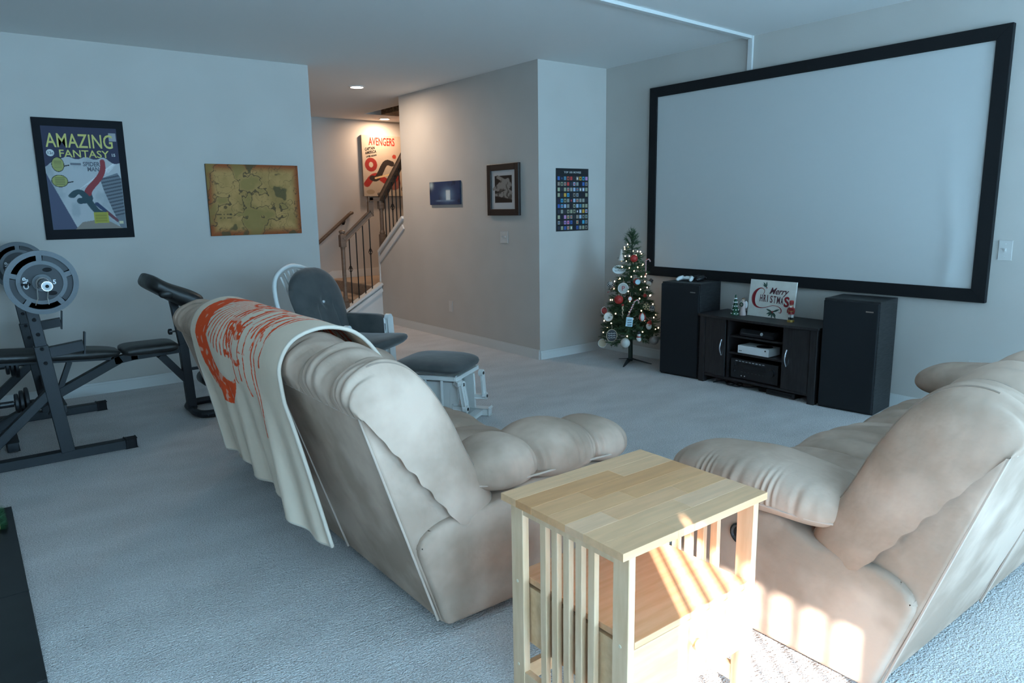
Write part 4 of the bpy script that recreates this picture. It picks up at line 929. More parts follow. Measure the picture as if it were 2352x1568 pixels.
# ------------------------------------------------------------------ reclining sofas
LS = 2.17
OUT = cr([(-.285, .825), (-.315, .895), (-.285, .965), (-.19, 1.005), (-.09, .985), (.0, .905), (.085, .77), (.155, .62), (.225, .50), (.262, .42), (.245, .365), (.13, .365)], 44)
def inner(t): return np.array((-.27+.33*t, .825-.43*t))
def sofa(name, label, mapf, base_loc, arm=.95, lump=.05):
    t = thing(name, label, 'sofa', base_loc)
    def W(s, d, z): return Vector(mapf(s, d, z))
    def add(nm, bm, m=suede_m, par=None, smooth=True):
        o = obj(nm, bm, m, par or t, world=True, smooth=False)
        if smooth: autosmooth(o, 55)
        return o
    def prism_s(pts, s0, s1, bev=.02, rnd=0):
        bm = N(); A = [bm.verts.new(W(s0, *p)) for p in pts]; B = [bm.verts.new(W(s1, *p)) for p in pts]; n = len(pts)
        bm.faces.new(A); bm.faces.new(B[::-1])
        for i in range(n): bm.faces.new((A[i], B[i], B[(i+1) % n], A[(i+1) % n]))
        bmesh.ops.recalc_face_normals(bm, faces=bm.faces)
        if bev: bmesh.ops.bevel(bm, geom=list(bm.edges), offset=bev, segments=3, affect='EDGES', profile=.5)
        return bm
    # back shell (rear panel and side gussets)
    add('back_shell', prism_s([(.0, .035), (-.105, .33), (-.272, .832), (-.20, .85), (.03, .47), (.12, .40), (.14, .035)], .004, LS-.004, .012))
    # base between the arms
    add('seat_base', prism_s([(.10, .04), (.10, .30), (.74, .30), (.78, .26), (.78, .04)], .2, LS-.2, .02))
    # arm bodies: bowed rear edge
    arc_ = [(-.105+.165*math.sin(a_)*1.0+.0, .33+.135*(1-math.cos(a_))*0+.135*math.sin(a_)**1.0*0 + .14*(math.sin(a_)**.8)) for a_ in np.linspace(0, math.pi/2, 7)]
    body = [(.005, .03)]+[(-.095+.16*(1-math.cos(a_)), .335+.085*math.sin(a_)) for a_ in np.linspace(0, math.pi/2, 6)]+[(.22, .425), (.36, .465), (arm-.25, .46), (arm-.11, .42), (arm-.075, .33), (arm-.08, .03)]
    for (a, b_) in ((-.022, .215), (LS-.215, LS+.022)): add('arm_body', prism_s(body, a, b_, .022))
    # pillow arms
    for sgn, sc in ((1, .10), (-1, LS-.10)):
        def padf(u, v, sgn=sgn, sc=sc):
            a_ = 2*math.pi*v; d = .105+(arm-.105)*u; e = (max(0, 1-abs(2*u-1)**3.2))**.5
            bul = 1+(lump*math.cos((u-.86)*2*math.pi/.37) if lump < .1 else lump*2.2*(abs(math.cos((u-.87)*math.pi/.35))**.6-.75))
            cz = .512+.022*math.sin(math.pi*u)-.02*u; hw = .165*e*bul; hh = .105*e*(1+1.3*(bul-1))
            ca, sa = math.cos(a_), math.sin(a_)
            x = math.copysign(abs(ca)**.8, ca)*hw; z = math.copysign(abs(sa)**.85, sa)*hh
            sk_ = -ca*sgn; pk = .0045*math.sin(u*150+4*math.sin(u*19)+1.5*sa)*(.5+.5*math.sin(u*37+1))*max(0, sk_)**1.5*smst(.85, .1, abs(sa-.25))*e
            return W(sc+x*(1+pk/hw if hw > .02 else 1), d, cz+z*(1 if z > 0 else .75)+pk*.5)
        bm = N(); surf(bm, padf, 220, 44); bmesh.ops.remove_doubles(bm, verts=bm.verts, dist=.0005); p = add('arm_pad', bm)
        bm = N(); tube(bm, [W(sc-sgn*.158*(max(0, 1-abs(2*u-1)**3.2))**.5, .105+(arm-.105)*u, .490+.022*math.sin(math.pi*u)-.02*u) for u in np.linspace(.02, .98, 40)], .004, 6); add('piping', bm, piping_m, p)
    # back cushions: vertical stuffed channels with gathered tops
    edges = [-.028, .165]+[.165+(LS-.33)*k/7 for k in range(1, 8)]+[LS+.028]
    for i in range(9):
        s0, s1 = edges[i], edges[i+1]; ear = -1 if i == 0 else (1 if i == 8 else 0)
        def rollf(u, v, s0=s0, s1=s1, ear=ear, i=i):
            # u across, v along the profile
            k = v*44; j = min(int(k), 43); P = OUT[j]*(1-(k-j))+OUT[j+1]*(k-j); I = inner(v)
            x = 2*u-1; f = (max(0, 1-abs(x)**2.2))**(1/2.2); lo_ = .28
            if ear < 0 and x < 0: lo_ = 0; f = (max(0, 1-abs(x)**3.0))**(1/2.2)
            if ear > 0 and x > 0: lo_ = 0; f = (max(0, 1-abs(x)**3.0))**(1/2.2)
            sc_ = lo_+(1-lo_)*f; sc_ *= (.93 if ear else 1.0)+.012*math.sin(i*2.3)
            if i in (1, 7): sc_ *= .97
            gat = .004*math.sin(u*44+i+2*math.sin(u*9))*math.exp(-((v-.07)/.10)**2)*f**.5 + .006*math.sin(u*22+i*2)*math.exp(-((v-.30)/.06)**2)*f + .006*math.sin(v*40+i)*math.exp(-((abs(x)-.9)/.2)**2)
            gat -= sum(.011*math.exp(-((u-uk)/.03)**2) for uk in (.22, .40, .58, .76))*math.exp(-((v-.19)/.07)**2)*f
            dd = P-I; q = I+dd*sc_+dd/(np.linalg.norm(dd)+1e-6)*gat
            bulge = .012 if lo_ else .0
            return W(s0-bulge+(s1-s0+2*bulge)*u, q[0], q[1])
        bm = N(); surf(bm, rollf, 44, 70); o = add('back_channel', bm)
        if ear:
            for uu in (.30, .66):
                uu = uu if ear < 0 else 1-uu
                bm = N(); tube(bm, [rollf(uu, v) for v in np.linspace(.24, .97, 60)], .0026, 6); add('seam', bm, mat('seam_thread', (.27, .20, .16), .9), o)
    for k in range(3):
        a = .215+(LS-.43)*k/3; b_ = .215+(LS-.43)*(k+1)/3
        def seatf(v, x, y, z): return v
        def seatm(u, v, a=a, b_=b_, k=k):
            x = 2*u-1; y = v; e = (max(0, 1-abs(x)**5))**.35
            # profile: from under the back forward and over the front edge
            pr_ = cr([(.02, .40), (.2, .435), (.45, .452), (.62, .448), (.76, .415), (.835, .33), (.845, .20), (.835, .08)], 40); q = pr_[min(40, int(round(v*40)))]
            wv = .012*math.sin(q[0]*9+k*1.7)*math.cos(x*2.3+k)+.006*math.sin(x*11+q[0]*15+k)
            return W(a+(b_-a)*u, q[0]-(1-e)*.03*(v > .6), q[1]+wv*e-(1-e)*.05)
        bm = N(); surf(bm, seatm, 36, 40); add('seat_cushion', bm)
    # rear piping and panel seams
    rear = lambda s, z: W(s, -.002-.327*(z-.03)-.006, z)
    for s in (.012, LS*.335, LS*.665, LS-.012):
        bm = N(); tube(bm, [rear(s, z) for z in np.linspace(.05, .82, 12)], .0045, 6); add('piping', bm, piping_m)
    for s in (.0, LS):
        bm = N(); tube(bm, [W(s+(-.002 if s == 0 else .002), d, z) for d, z in cr([(-.262, .828), (-.19, .745), (-.08, .60), (.015, .475)], 20)], .0045, 6); add('piping', bm, piping_m)
    bm = N(); tube(bm, [W(s, -.275, .825) for s in np.linspace(0.01, LS-.01, 20)], .006, 6); add('piping', bm, piping_m)
    return t
sofaL = sofa('reclining_sofa', 'beige suede reclining sofa seen from behind with the throw over its back', lambda s, d, z: (1.172+d, 1.945+s, z), (1.55, 3.0, 0), .95, .13)
sofaR = sofa('reclining_sofa', 'beige suede reclining sofa on the right with sunlight on its side', lambda s, d, z: (1.985+s, .862+d, z), (3.05, 1.25, 0), .82, .02)
bm = N(); lathe(bm, [(.036, 0), (.036, .006), (.030, .008), (.024, .003), (0, .003)], (1.962, 1.325, .36), 22, (-1, 0, 0)); o = obj('recliner_pull', bm, black_m, sofaR, world=True); o['label'] = 'round dark pull cup'

# ------------------------------------------------------------------ throw blanket
bl = thing('throw_blanket', 'cream throw blanket with orange line print draped over the sofa back', 'blanket', (.9, 2.9, .2))
def bprof():
    P = [(.10, .80), (.04, .90), (-.06, 1.005), (-.17, 1.032), (-.275, .995), (-.325, .915), (-.325, .84), (-.315, .76)]
    return cr(P, 40)
BP = bprof(); seglen = [0]
for a, b_ in zip(BP[:-1], BP[1:]): seglen.append(seglen[-1]+float(np.linalg.norm(b_-a)))
top_len = seglen[-1]; DROP = .48; TOT = top_len+DROP
NU, NV = 300, 300
us = np.linspace(0, 1, NU+1); vs_ = np.linspace(0, 1, NV+1)
U, V = np.meshgrid(us, vs_)       # u: near -> far along y,  v: front -> hem
L_ = V*TOT
dd = np.interp(L_, seglen, [p[0] for p in BP]); zz_ = np.interp(L_, seglen, [p[1] for p in BP])
hang = np.clip((L_-top_len)/DROP, 0, 1)
drop = np.clip(L_-top_len, 0, None)
hemvar = 1+.06*np.sin(U*7+1)-.10*smst(.60, .72, U)+.03*smst(.2, 0, U)
zz_ = zz_-drop*hemvar
fold = np.sin(U*17+1.2*np.sin(U*6))*.6+.4*np.sin(U*39+2)
dd = dd+hang**.7*(.020+.034*fold)+.012*smst(.06, .0, U)*hang + hang*.05
dd = dd-.006*np.exp(-((zz_-.9)/.3)**2)*np.sin(U*21)*(1-hang)*.5
step = .03*smst(.60, .64, U)*hang; dd = dd+step
yy = 2.45+(3.58-2.45)*U
yy = yy-.11*hang*(1-U)+.03*np.sin(V*5)*(U > .9)
near_top = smst(1, .2, V)
yy = yy-.06*np.exp(-((V-.18)/.15)**2)*(1-U)
co = np.stack([1.172+dd-.9, yy-2.9, zz_-.2], -1).reshape(-1, 3)
i, j = np.meshgrid(np.arange(NU), np.arange(NV)); a = (j*(NU+1)+i).ravel(); fc = np.stack([a, a+1, a+NU+2, a+NU+1], 1)
me = bpy.data.meshes.new('cloth'); me.from_pydata(co.tolist(), [], fc.tolist())
def throw_print(U, V):
    c = np.tile(np.array((.80, .64, .50)), (len(U), 1)); n = vnoise(U*3, V*3, 5, 61); c = c*(0.94+.12*n)[:, None]
    x = 1-U; y = 1-V                  # x: far->near, y: hem->front
    O1 = 'd63a0c'
    m = np.zeros(len(U))
    # large solid crescent at the far side
    cres = elp(x, y, .30, .56, .235, .30)*(1-elp(x, y, .40, .64, .225, .27)); m = np.maximum(m, cres)
    # hatch lines fanning inside the crescent
    ang = np.arctan2(y-.86, x-.42); rad = np.hypot(x-.42, y-.86)
    fan = ((np.sin(ang*60) > .55) & (rad > .14) & (rad < .40) & (ang < -1.3) & (ang > -2.9)).astype(float); m = np.maximum(m, fan*.95)
    ring = ((abs(rad-.13) < .008) | (abs(rad-.17) < .006)) & (ang < .2); m = np.maximum(m, ring.astype(float))
    cell = ((np.sin(ang*14) > .8) & (rad > .13) & (rad < .17)).astype(float); m = np.maximum(m, cell)
    # nested bands and straps
    wob = .018*np.sin(y*17)+.012*np.sin(y*41)
    for (x0_, y0_, y1_, wd) in ((.44, .50, .97, .008), (.47, .50, .80, .005), (.575, .55, .98, .010), (.60, .62, .97, .005), (.66, .60, .96, .006), (.70, .58, .93, .006)):
        m = np.maximum(m, ((abs(x-x0_-wob) < wd) & (y > y0_) & (y < y1_)).astype(float))
    for (y0_, x0_, x1_, wd) in ((.585, .43, .60, .012), (.555, .44, .60, .008), (.47, .42, .62, .010), (.935, .2, .75, .010), (.965, .25, .62, .006), (.905, .5, .78, .007)):
        m = np.maximum(m, ((abs(y-y0_-.012*np.sin(x*31)) < wd) & (x > x0_) & (x < x1_)).astype(float))
    m = np.maximum(m, elp(x, y, .475, .75, .020, .024)); m = np.maximum(m, elp(x, y, .545, .765, .03, .03)*.95)
    # streak bundle with drips
    for k in range(7):
        xx = .74+.012*k; m = np.maximum(m, ((abs(x-xx-.05*np.sin(y*5+k)-.10*(y-.75)) < .0045+.004*np.sin(y*23+k*2)) & (y > .48+.04*((k*37) % 5)) & (y < .93)).astype(float))
    for (xx, ye) in ((.66, .36), (.735, .27), (.765, .25), (.60, .40), (.52, .38)): m = np.maximum(m, ((abs(x-xx-.006*np.sin(y*40)) < .0045+.004*smst(ye+.05, ye, y)) & (y > ye) & (y < .6)).astype(float))
    spk = vnoise(U*1.0, V*1.0, 40, 71, 2); m = np.maximum(m, ((spk > .70) & (x > .42) & (x < .80) & (y > .5)).astype(float)*.85)
    lines = vnoise(U, V, 13, 73, 2); m = np.maximum(m, ((abs(lines-.5) < .018) & (x > .16) & (x < .78) & (y > .78)).astype(float)*.9)
    wear = vnoise(U, V, 45, 75, 2); m = m*(.45+.55*smst(.25, .36, wear))
    m = m*(y < .99)
    return c*(1-m[:, None])+np.array((.85, .075, .004))[None, :]*m[:, None]
set_col(me, throw_print(U.ravel(), V.ravel())); 
me.materials.append(paint_mat('fleece', 1.0, 0))
for p in me.polygons: p.use_smooth = True
o = bpy.data.objects.new('cloth', me); C.objects.link(o); o.parent = bl
sm = o.modifiers.new('thick', 'SOLIDIFY'); sm.thickness = .006; sm.offset = 1
G = co.reshape(NV+1, NU+1, 3)
hem_m = mat('fleece_hem', (.64, .54, .45), 1)
for arr in (G[::4, 0], G[::4, -1], G[-1, ::4], G[0, ::4]):
    bm = N(); tube(bm, [Vector(p) for p in arr], .008, 6); obj('hem', bm, hem_m, bl, smooth=True)

# ------------------------------------------------------------------ end table
et = thing('end_table', 'pale birch end table with slatted sides, shelf and drawer between the sofas', 'table', (1.425, 1.312, 0))
tx0, tx1, ty0, ty1, tz = 1.137, 1.714, 1.075, 1.550, .65
# top: glued staves
stv = [(0, .34), (.34, 1)], [(0, .58), (.58, 1)], [(0, .22), (.22, .70), (.70, 1)], [(0, .46), (.46, .80), (.80, 1)], [(0, .30), (.30, 1)], [(0, .62), (.62, 1)], [(0, .4), (.4, 1)]
tone = ['d6a880', 'cf9a6c', 'daae8a', 'c99263', 'd3a074', 'd8aa82', 'cf9b6e', 'd5a37a']
def stave_mat(i): return mat('birch_stave_%d' % i, lin(tone[i]), .38, col2=tuple(v*1.14 for v in lin(tone[i])), scale=3, stretch=(14, 1.5, 14) if False else (2, 18, 18), detail=6)
ns = len(stv); kk = 0
for r, row in enumerate(stv):
    ya = ty0+(ty1-ty0)*r/ns; yb = ty0+(ty1-ty0)*(r+1)/ns
    for (a, b_) in row:
        bm = N(); box(bm, tx0+(tx1-tx0)*a+.0001, tx0+(tx1-tx0)*b_-.0001, ya+.0001, yb-.0001, tz-.021, tz, .0006, 1); obj('top_stave', bm, stave_mat((kk*5+r*3) % 8), et, world=True); kk += 1
lx0, lx1 = 1.165, 1.685    # outer faces of the legs
for x in (lx0, lx1-.023):
    for (a, b_) in ((1.082, 1.135), (1.488, 1.541)):
        bm = N(); box(bm, x, x+.023, a, b_, 0, tz-.021, .0015, 1); lg = obj('leg', bm, birch_g_m, et, world=True)
        sd = -1 if x == lx0 else 1
        for z in (.385, .12):
            bm = N(); lathe(bm, [(0, 0), (.005, 0), (.004, .0012), (0, .0012)], ((x if sd < 0 else x+.023), (a+b_)/2, z), 12, (sd, 0, 0)); obj('screw_plug', bm, mat('plug', (.74, .62, .46), .5), lg, world=True)
    for z0, z1 in ((.055, .105), (tz-.055, tz-.022)):
        bm = N(); box(bm, x+.002, x+.021, 1.135, 1.488, z0, z1); obj('side_rail', bm, birch_g_m, et, world=True)
    for k in range(5):
        yc = 1.2135+.0475*k; bm = N(); box(bm, x+.003, x+.020, yc-.012, yc+.012, .105, tz-.055, .001, 1); obj('slat', bm, birch_g_m, et, world=True)
bm = N(); box(bm, lx0+.026, lx1-.026, 1.084, 1.543, .378, .396, .001, 1); obj('shelf', bm, mat('birch_shelf', (.72, .38, .19), .42, col2=(.80, .46, .26), scale=3, stretch=(2, 16, 16), detail=6), et, world=True)
bm = N(); box(bm, lx0+.027, lx1-.027, 1.12, 1.525, .19, .366); obj('drawer_box', bm, birch_m, et, world=True)
bm = N(); box(bm, lx0+.028, lx1-.028, 1.091, 1.11, .186, .370, .001, 1); dr = obj('drawer_front', bm, birch_m, et, world=True)
bm = N(); lathe(bm, [(.009, 0), (.008, .008), (.016, .018), (.017, .024), (.013, .028), (0, .029)], (1.425, 1.091, .30), 18, (0, -1, 0)); obj('knob', bm, birch_m, dr, world=True)
bm = N(); box(bm, lx0+.024, lx1-.024, 1.505, 1.523, .055, .11); obj('back_rail', bm, birch_m, et, world=True)
bm = N(); box(bm, lx0+.024, lx1-.024, 1.515, 1.535, .35, .376); obj('back_rail', bm, birch_m, et, world=True)

# ------------------------------------------------------------------ glider chair and ottoman
GA = math.radians(-146.5)
gl = thing('glider_chair', 'white glider chair with rounded spindle back and charcoal cushions', 'chair', (2.28, 5.13, 0), GA)
def loc_part(nm, bm, m, par, smooth=False):
    o = obj(nm, bm, m, par);
    if smooth: autosmooth(o, 60)
    return o
hoop = [(-.20, -.20, .38)]
def hp(a_): # hoop in the tilted back plane
    h_ = .10+.50*max(0, 1); return None
def backpt(x, h): return Vector((x, -.20-.36*h, .40+h*1.0))    # leaning back plane
HP = cr([(-.23, 0), (-.315, .20), (-.325, .38), (-.235, .55), (0, .625), (.235, .55), (.325, .38), (.315, .20), (.23, 0)], 40)
bm = N(); tube(bm, [backpt(p[0], p[1]) for p in HP], .017, 8); loc_part('back_hoop', bm, white_wood_m, gl, True)
for k in range(7):
    x = -.15+.05*k; hm = .61-1.9*x*x
    bm = N(); tube(bm, [backpt(x*.75, .0), backpt(x*1.15, hm-.015)], .007, 6); loc_part('spindle', bm, white_wood_m, gl, True)
bm = N(); box(bm, -.25, .25, -.25, .26, .355, .385, .008); loc_part('seat_frame', bm, white_wood_m, gl)
for s in (-1, 1):
    bm = N(); bar(bm, (s*.305, .255, .14), (s*.305, .235, .59), .074, .036, up=(0, 1, 0), bev=.008); lathe(bm, [(.037, -.018), (.037, .018)], (s*.305, .236, .59), 18, (0, 1, 0)); loc_part('arm_post', bm, white_wood_m, gl, True)
    bm = N(); bar(bm, (s*.305, -.24, .14), (s*.29, -.27, .60), .035, .035, up=(0, 1, 0), bev=.006); loc_part('rear_post', bm, white_wood_m, gl)
    bm = N(); ell(bm, (s*.30, -.015, .475), .042, .25, .15, 32, 20, 7, 5.0); loc_part('arm_cushion', bm, grey_cush_m, gl, True)
    bm = N(); bar(bm, (s*.27, -.34, .035), (s*.27, .36, .035), .05, .05, bev=.012); loc_part('base_rail', bm, white_wood_m, gl)
    for y in (-.22, .22):
        bm = N(); bar(bm, (s*.275, y, .05), (s*.275, y*.9, .34), .02, .045, up=(0, 1, 0), bev=.004); loc_part('glide_link', bm, white_wood_m, gl)
for y in (-.26, .28):
    bm = N(); bar(bm, (-.27, y, .05), (.27, y, .05), .05, .03, bev=.008); loc_part('cross_rail', bm, white_wood_m, gl)
# back cushion: rounded top, button tufts and two creases
def bc(u, v):
    x = (2*u-1); h = .02+.555*v; wd = (.245+.075*math.sin(math.pi*min(.5, v*.8)))*(1 if v < .55 else math.sqrt(max(0, 1-((v-.55)/.45)**2.3)))+.002
    th = .075*(max(0, 1-abs(x)**3))**.5*(max(0, 1-abs(2*v-1)**6))**.5
    dim = .035*math.exp(-((x/.16)**2+((v-.50)/.09)**2)) + .022*math.exp(-((abs(x)-.30-.25*(.5-v))/.07)**2)*smst(.52, .40, v)*smst(.0, .12, v)
    p = backpt(x*wd-.035, h); n = Vector((0, 1, .36)).normalized(); return p+n*(.095+th-dim)
bm = N(); surf(bm, bc, 44, 44)
def bcb(u, v):
    x = (2*u-1); h = .02+.555*v; wd = (.245+.075*math.sin(math.pi*min(.5, v*.8)))*(1 if v < .55 else math.sqrt(max(0, 1-((v-.55)/.45)**2.3)))+.002
    th = .045*(max(0, 1-abs(x)**3))**.5*(max(0, 1-abs(2*v-1)**6))**.5; n = Vector((0, 1, .36)).normalized(); return backpt(x*wd-.035, h)+n*(.095-th)
surf(bm, bcb, 44, 44); bmesh.ops.remove_doubles(bm, verts=bm.verts, dist=.0006); cu_ = loc_part('back_cushion', bm, grey_cush_m, gl, True)
bm = N(); ell(bm, bc(.5, .5)+Vector((0, .006, .003)), .012, .012, .012, 12, 8); loc_part('button', bm, white_m, cu_, True)
bm = N(); ell(bm, (0, .155, .435), .27, .345, .065, 30, 14, 3.2, 2.4, fn=lambda v, a, b, d: v+Vector((0, 0, .05*b*b*(b > 0)))); loc_part('seat_cushion', bm, grey_cush_m, gl, True)

ot = thing('glider_ottoman', 'white gliding ottoman with charcoal cushion in front of the chair', 'ottoman', (2.535, 4.18, 0), GA+math.pi/2)
bm = N(); ell(bm, (0, 0, .405), .265, .245, .052, 40, 14, 4.6, 2.4, fn=lambda v, a, b, d: v+Vector((0, 0, -.012*(a*a)))); loc_part('cushion', bm, grey_cush_m, ot, True)
for s in (-1, 1):
    bm = N(); bar(bm, (-.225, s*.185, .338), (.225, s*.185, .338), .022, .028, bev=.004); loc_part('top_rail', bm, white_wood_m, ot)
    bm = N(); bar(bm, (s*.225, -.20, .338), (s*.225, .20, .338), .022, .028, bev=.004); loc_part('side_rail', bm, white_wood_m, ot)
    for y in (-.17, .17):
        bm = N(); bar(bm, (s*.265, y*1.1, .30), (s*.285, y, .135), .022, .05, up=(0, 1, 0), bev=.006); lk = loc_part('link_arm', bm, white_wood_m, ot)
        for z, xx in ((.30, .262), (.135, .287)):
            bm = N(); lathe(bm, [(.026, -.014), (.026, .014)], (s*xx, y*1.05, z), 16, (1, 0, 0)); lathe(bm, [(.010, .014), (.010, .017), (0, .017)], (s*xx, y*1.05, z), 10, (s, 0, 0)); loc_part('pivot', bm, [white_wood_m], lk)
            bm = N(); lathe(bm, [(.011, 0), (.011, .004), (0, .004)], (s*(xx+.015), y*1.05, z), 10, (s, 0, 0)); loc_part('bolt', bm, iron_m, lk)
    bm = N(); bar(bm, (s*.225, -.16, .31), (s*.265, -.19, .30), .05, .03, bev=.004); loc_part('bracket', bm, white_wood_m, ot)
    for q in (-1, 1): bm = N(); bar(bm, (s*.19, q*.13, .30), (s*.19, q*.15, .05), .06, .03, up=(0, 1, 0), bev=.005); loc_part('upright', bm, white_wood_m, ot)
    for q in (-1, 1): bm = N(); bar(bm, (s*.19, q*.15, .135), (s*.29, q*.17, .135), .03, .03, bev=.006); loc_part('rocker_bar', bm, white_wood_m, ot)
for s in (-1, 1):
    bm = N(); bar(bm, (-.33, s*.16, .03), (.33, s*.16, .03), .045, .05, bev=.012); loc_part('base_rail', bm, white_wood_m, ot)
    bm = N(); box(bm, -.18, .18, s*.14-.008, s*.14+.008, .10, .30); loc_part('panel', bm, white_wood_m, ot)
    for x in (-.12, 0, .12):
        bm = N(); tube(bm, [(x, s*.185, .06), (x, s*.185, .33)], .011, 8); loc_part('spindle', bm, white_wood_m, ot, True)
bm = N(); bar(bm, (.26, -.24, .03), (.26, .22, .03), .04, .03, bev=.008); bar(bm, (-.26, -.24, .03), (-.26, .22, .03), .04, .03, bev=.008); loc_part('cross_foot', bm, white_wood_m, ot)

# ------------------------------------------------------------------ weight bench and rack
YB = 5.46
wb = thing('weight_bench', 'black steel weight bench with padded seat, preacher curl pad and barbell uprights', 'weight bench', (.6, YB, 0))
def wp(nm, bm, m=steel_m, par=None): return obj(nm, bm, m, par or wb, world=True)
UP = {}
for y, nm in ((4.90, 'n'), (6.02, 'f')):
    bm = N(); bar(bm, (-.12, y, .03), (.70, y, .03), .055, .055, bev=.004); f = wp('floor_rail', bm)
    for x in (-.12, .70): bm = N(); bar(bm, (x-.012, y, .03), (x+.05 if x > 0 else x-.04, y, .03), .060, .060, bev=.006); wp('end_cap', bm, blackmat_m, f)
    bm = N(); bar(bm, (.385, y, .05), (.285, y, 1.03), .06, .05, up=(0, 1, 0), bev=.003); u = wp('upright', bm)
    bm = N(); bar(bm, (.383, y, .05), (.318, y, .70), .072, .064, up=(0, 1, 0), bev=.003); wp('sleeve', bm, steel_m, u)
    for k in range(6):
        z = .60+.085*k; x = .385-.102*(z-.05)/1.0
        bm = N(); lathe(bm, [(0, 0), (.011, 0), (.011, .004), (.006, .005), (.0, .003)], (x, y-.0365 if z < .70 else y-.0305, z), 14, (0, -1, 0)); wp('hole_cap', bm, blackmat_m, u)
    bm = N(); bar(bm, (-.06, y, .06), (.33, y, .42), .05, .05, bev=.003); wp('brace', bm)
    # barbell hook at the top, safety hook lower
    bm = N(); bar(bm, (.285, y, 1.035), (.385, y, 1.045), .06, .012); bar(bm, (.385, y, 1.035), (.40, y, 1.10), .06, .010, up=(1, 0, 0)); bar(bm, (.275, y, 1.03), (.272, y, 1.11), .06, .010, up=(1, 0, 0)); wp('bar_hook', bm)
    z0 = .655 if y < 5 else .665
    bm = N(); bar(bm, (.34, y, z0), (.53, y, z0+.022), .05, .06, bev=.002); bar(bm, (.53, y, z0-.03), (.545, y, z0+.10), .05, .008, up=(1, 0, 0)); wp('safety_hook', bm)
bm = N(); bar(bm, (.385, 4.93, .30), (.385, 5.99, .30), .05, .05, bev=.003); wp('cross_brace', bm)
# bench frame
bm = N(); bar(bm, (-.05, YB, .07), (.80, YB, .47), .055, .055, bev=.003); bar(bm, (.76, YB, .46), (.90, YB, .478), .055, .05); bar(bm, (.86, YB, .475), (1.20, YB, .488), .055, .05, bev=.003); wp('bench_spine', bm)
bm = N(); bar(bm, (.13, 5.25, .035), (.13, 5.67, .035), .06, .055, bev=.004); bar(bm, (.10, YB, .06), (.02, YB, .12), .05, .05); wp('rear_foot', bm)
bm = N(); bar(bm, (1.05, YB, .46), (1.21, YB, .25), .05, .05, bev=.003); wp('front_brace', bm)
bm = N(); bar(bm, (1.225, YB, .04), (1.205, YB, .52), .06, .06, up=(0, 1, 0), bev=.003); bar(bm, (1.205, YB, .5), (1.165, YB, .86), .05, .05, up=(0, 1, 0), bev=.003); wp('front_post', bm)
bm = N(); tube(bm, cr([(1.225, YB, .03), (1.225, 5.34, .03), (1.27, 5.26, .03), (1.42, 5.25, .03), (1.50, 5.30, .03), (1.52, YB, .03), (1.48, 5.62, .03), (1.40, 5.67, .03), (1.27, 5.66, .03), (1.225, 5.58, .03)], 60), .027, 10, closed=True); wp('floor_loop', bm)
bm = N(); lathe(bm, [(.006, 0), (.006, .025), (.021, .03), (.021, .05), (.012, .055), (0, .055)], (1.17, YB, .615), 14, (-1, 0, 0)); wp('lock_knob', bm, black_m)
# leg developer
bm = N(); bar(bm, (1.23, YB, .60), (1.36, YB, .57), .05, .05, bev=.003); bar(bm, (1.36, YB, .60), (1.40, YB, .18), .045, .045, up=(0, 1, 0), bev=.003); bar(bm, (1.24, YB, .33), (1.39, YB, .33), .02, .02); wp('leg_lever', bm)
for (x, z) in ((1.31, .545), (1.37, .22)):
    bm = N(); lathe(bm, [(.0, 0), (.045, 0), (.052, .012), (.052, .148), (.045, .16), (0, .16)], (x, YB-.20, z), 20, (0, 1, 0)); lathe(bm, [(.0, 0), (.045, 0), (.052, .012), (.052, .148), (.045, .16), (0, .16)], (x, YB+.04, z), 20, (0, 1, 0)); lathe(bm, [(.012, 0), (.012, .42)], (x, YB-.21, z), 10, (0, 1, 0)); autosmooth(wp('foam_roller', bm, vinyl_m))
# pads
def pad(nm, p0, p1, wd, th):
    p0 = Vector(p0); p1 = Vector(p1); d = (p1-p0); L = d.length; d.normalize(); n = Vector((0, 1, 0)).cross(d)*-1
    if n.z < 0: n = -n
    bm = N(); ell(bm, (0, 0, 0), 1, 1, 1, 40, 14, 7, 3.2)
    for v in bm.verts: v.co = p0+d*((v.co.x+1)/2*L)+Vector((0, 1, 0))*(v.co.y*wd/2)+n*(v.co.z*th/2)
    return autosmooth(wp(nm, bm, vinyl_m), 60)
pad('back_pad', (-.45, YB, .625), (.795, YB, .520), .27, .075); pad('seat_pad', (.80, YB, .525), (1.155, YB, .525), .30, .075)
bm = N(); bar(bm, (-.42, YB, .575), (.74, YB, .485), .05, .03); bar(bm, (.50, YB, .49), (.36, YB, .15), .03, .05, up=(0, 1, 0)); wp('pad_support', bm)
# preacher pad
bm = N()
def pre(u, v):
    x = 2*u-1; a_ = 2*math.pi*v; e = (max(0, 1-abs(x)**9))**.45; th = .058*(1+.12*math.sin(x*3)); ca, sa = math.cos(a_), math.sin(a_)
    d = Vector((.80, 0, -.42)).normalized(); n = Vector((.42, 0, .80)).normalized()
    return Vector((1.155, YB, .895))+d*(x*.20)+Vector((0, 1, 0))*(math.copysign(abs(ca)**.4, ca)*.24*e)+n*(math.copysign(abs(sa)**.7, sa)*th*e+.02*(x < 0)*x*x)
surf(bm, pre, 30, 40); bmesh.ops.remove_doubles(bm, verts=bm.verts, dist=.0005); autosmooth(wp('preacher_pad', bm, vinyl_m), 60)
bm = N(); bar(bm, (1.06, YB, .90), (1.26, YB, .80), .06, .02); wp('pad_plate', bm)
bm = N(); ell(bm, (1.085, YB-.225, .905), .050, .022, .030, 16, 10); autosmooth(wp('pad_gather', bm, vinyl_m), 60)

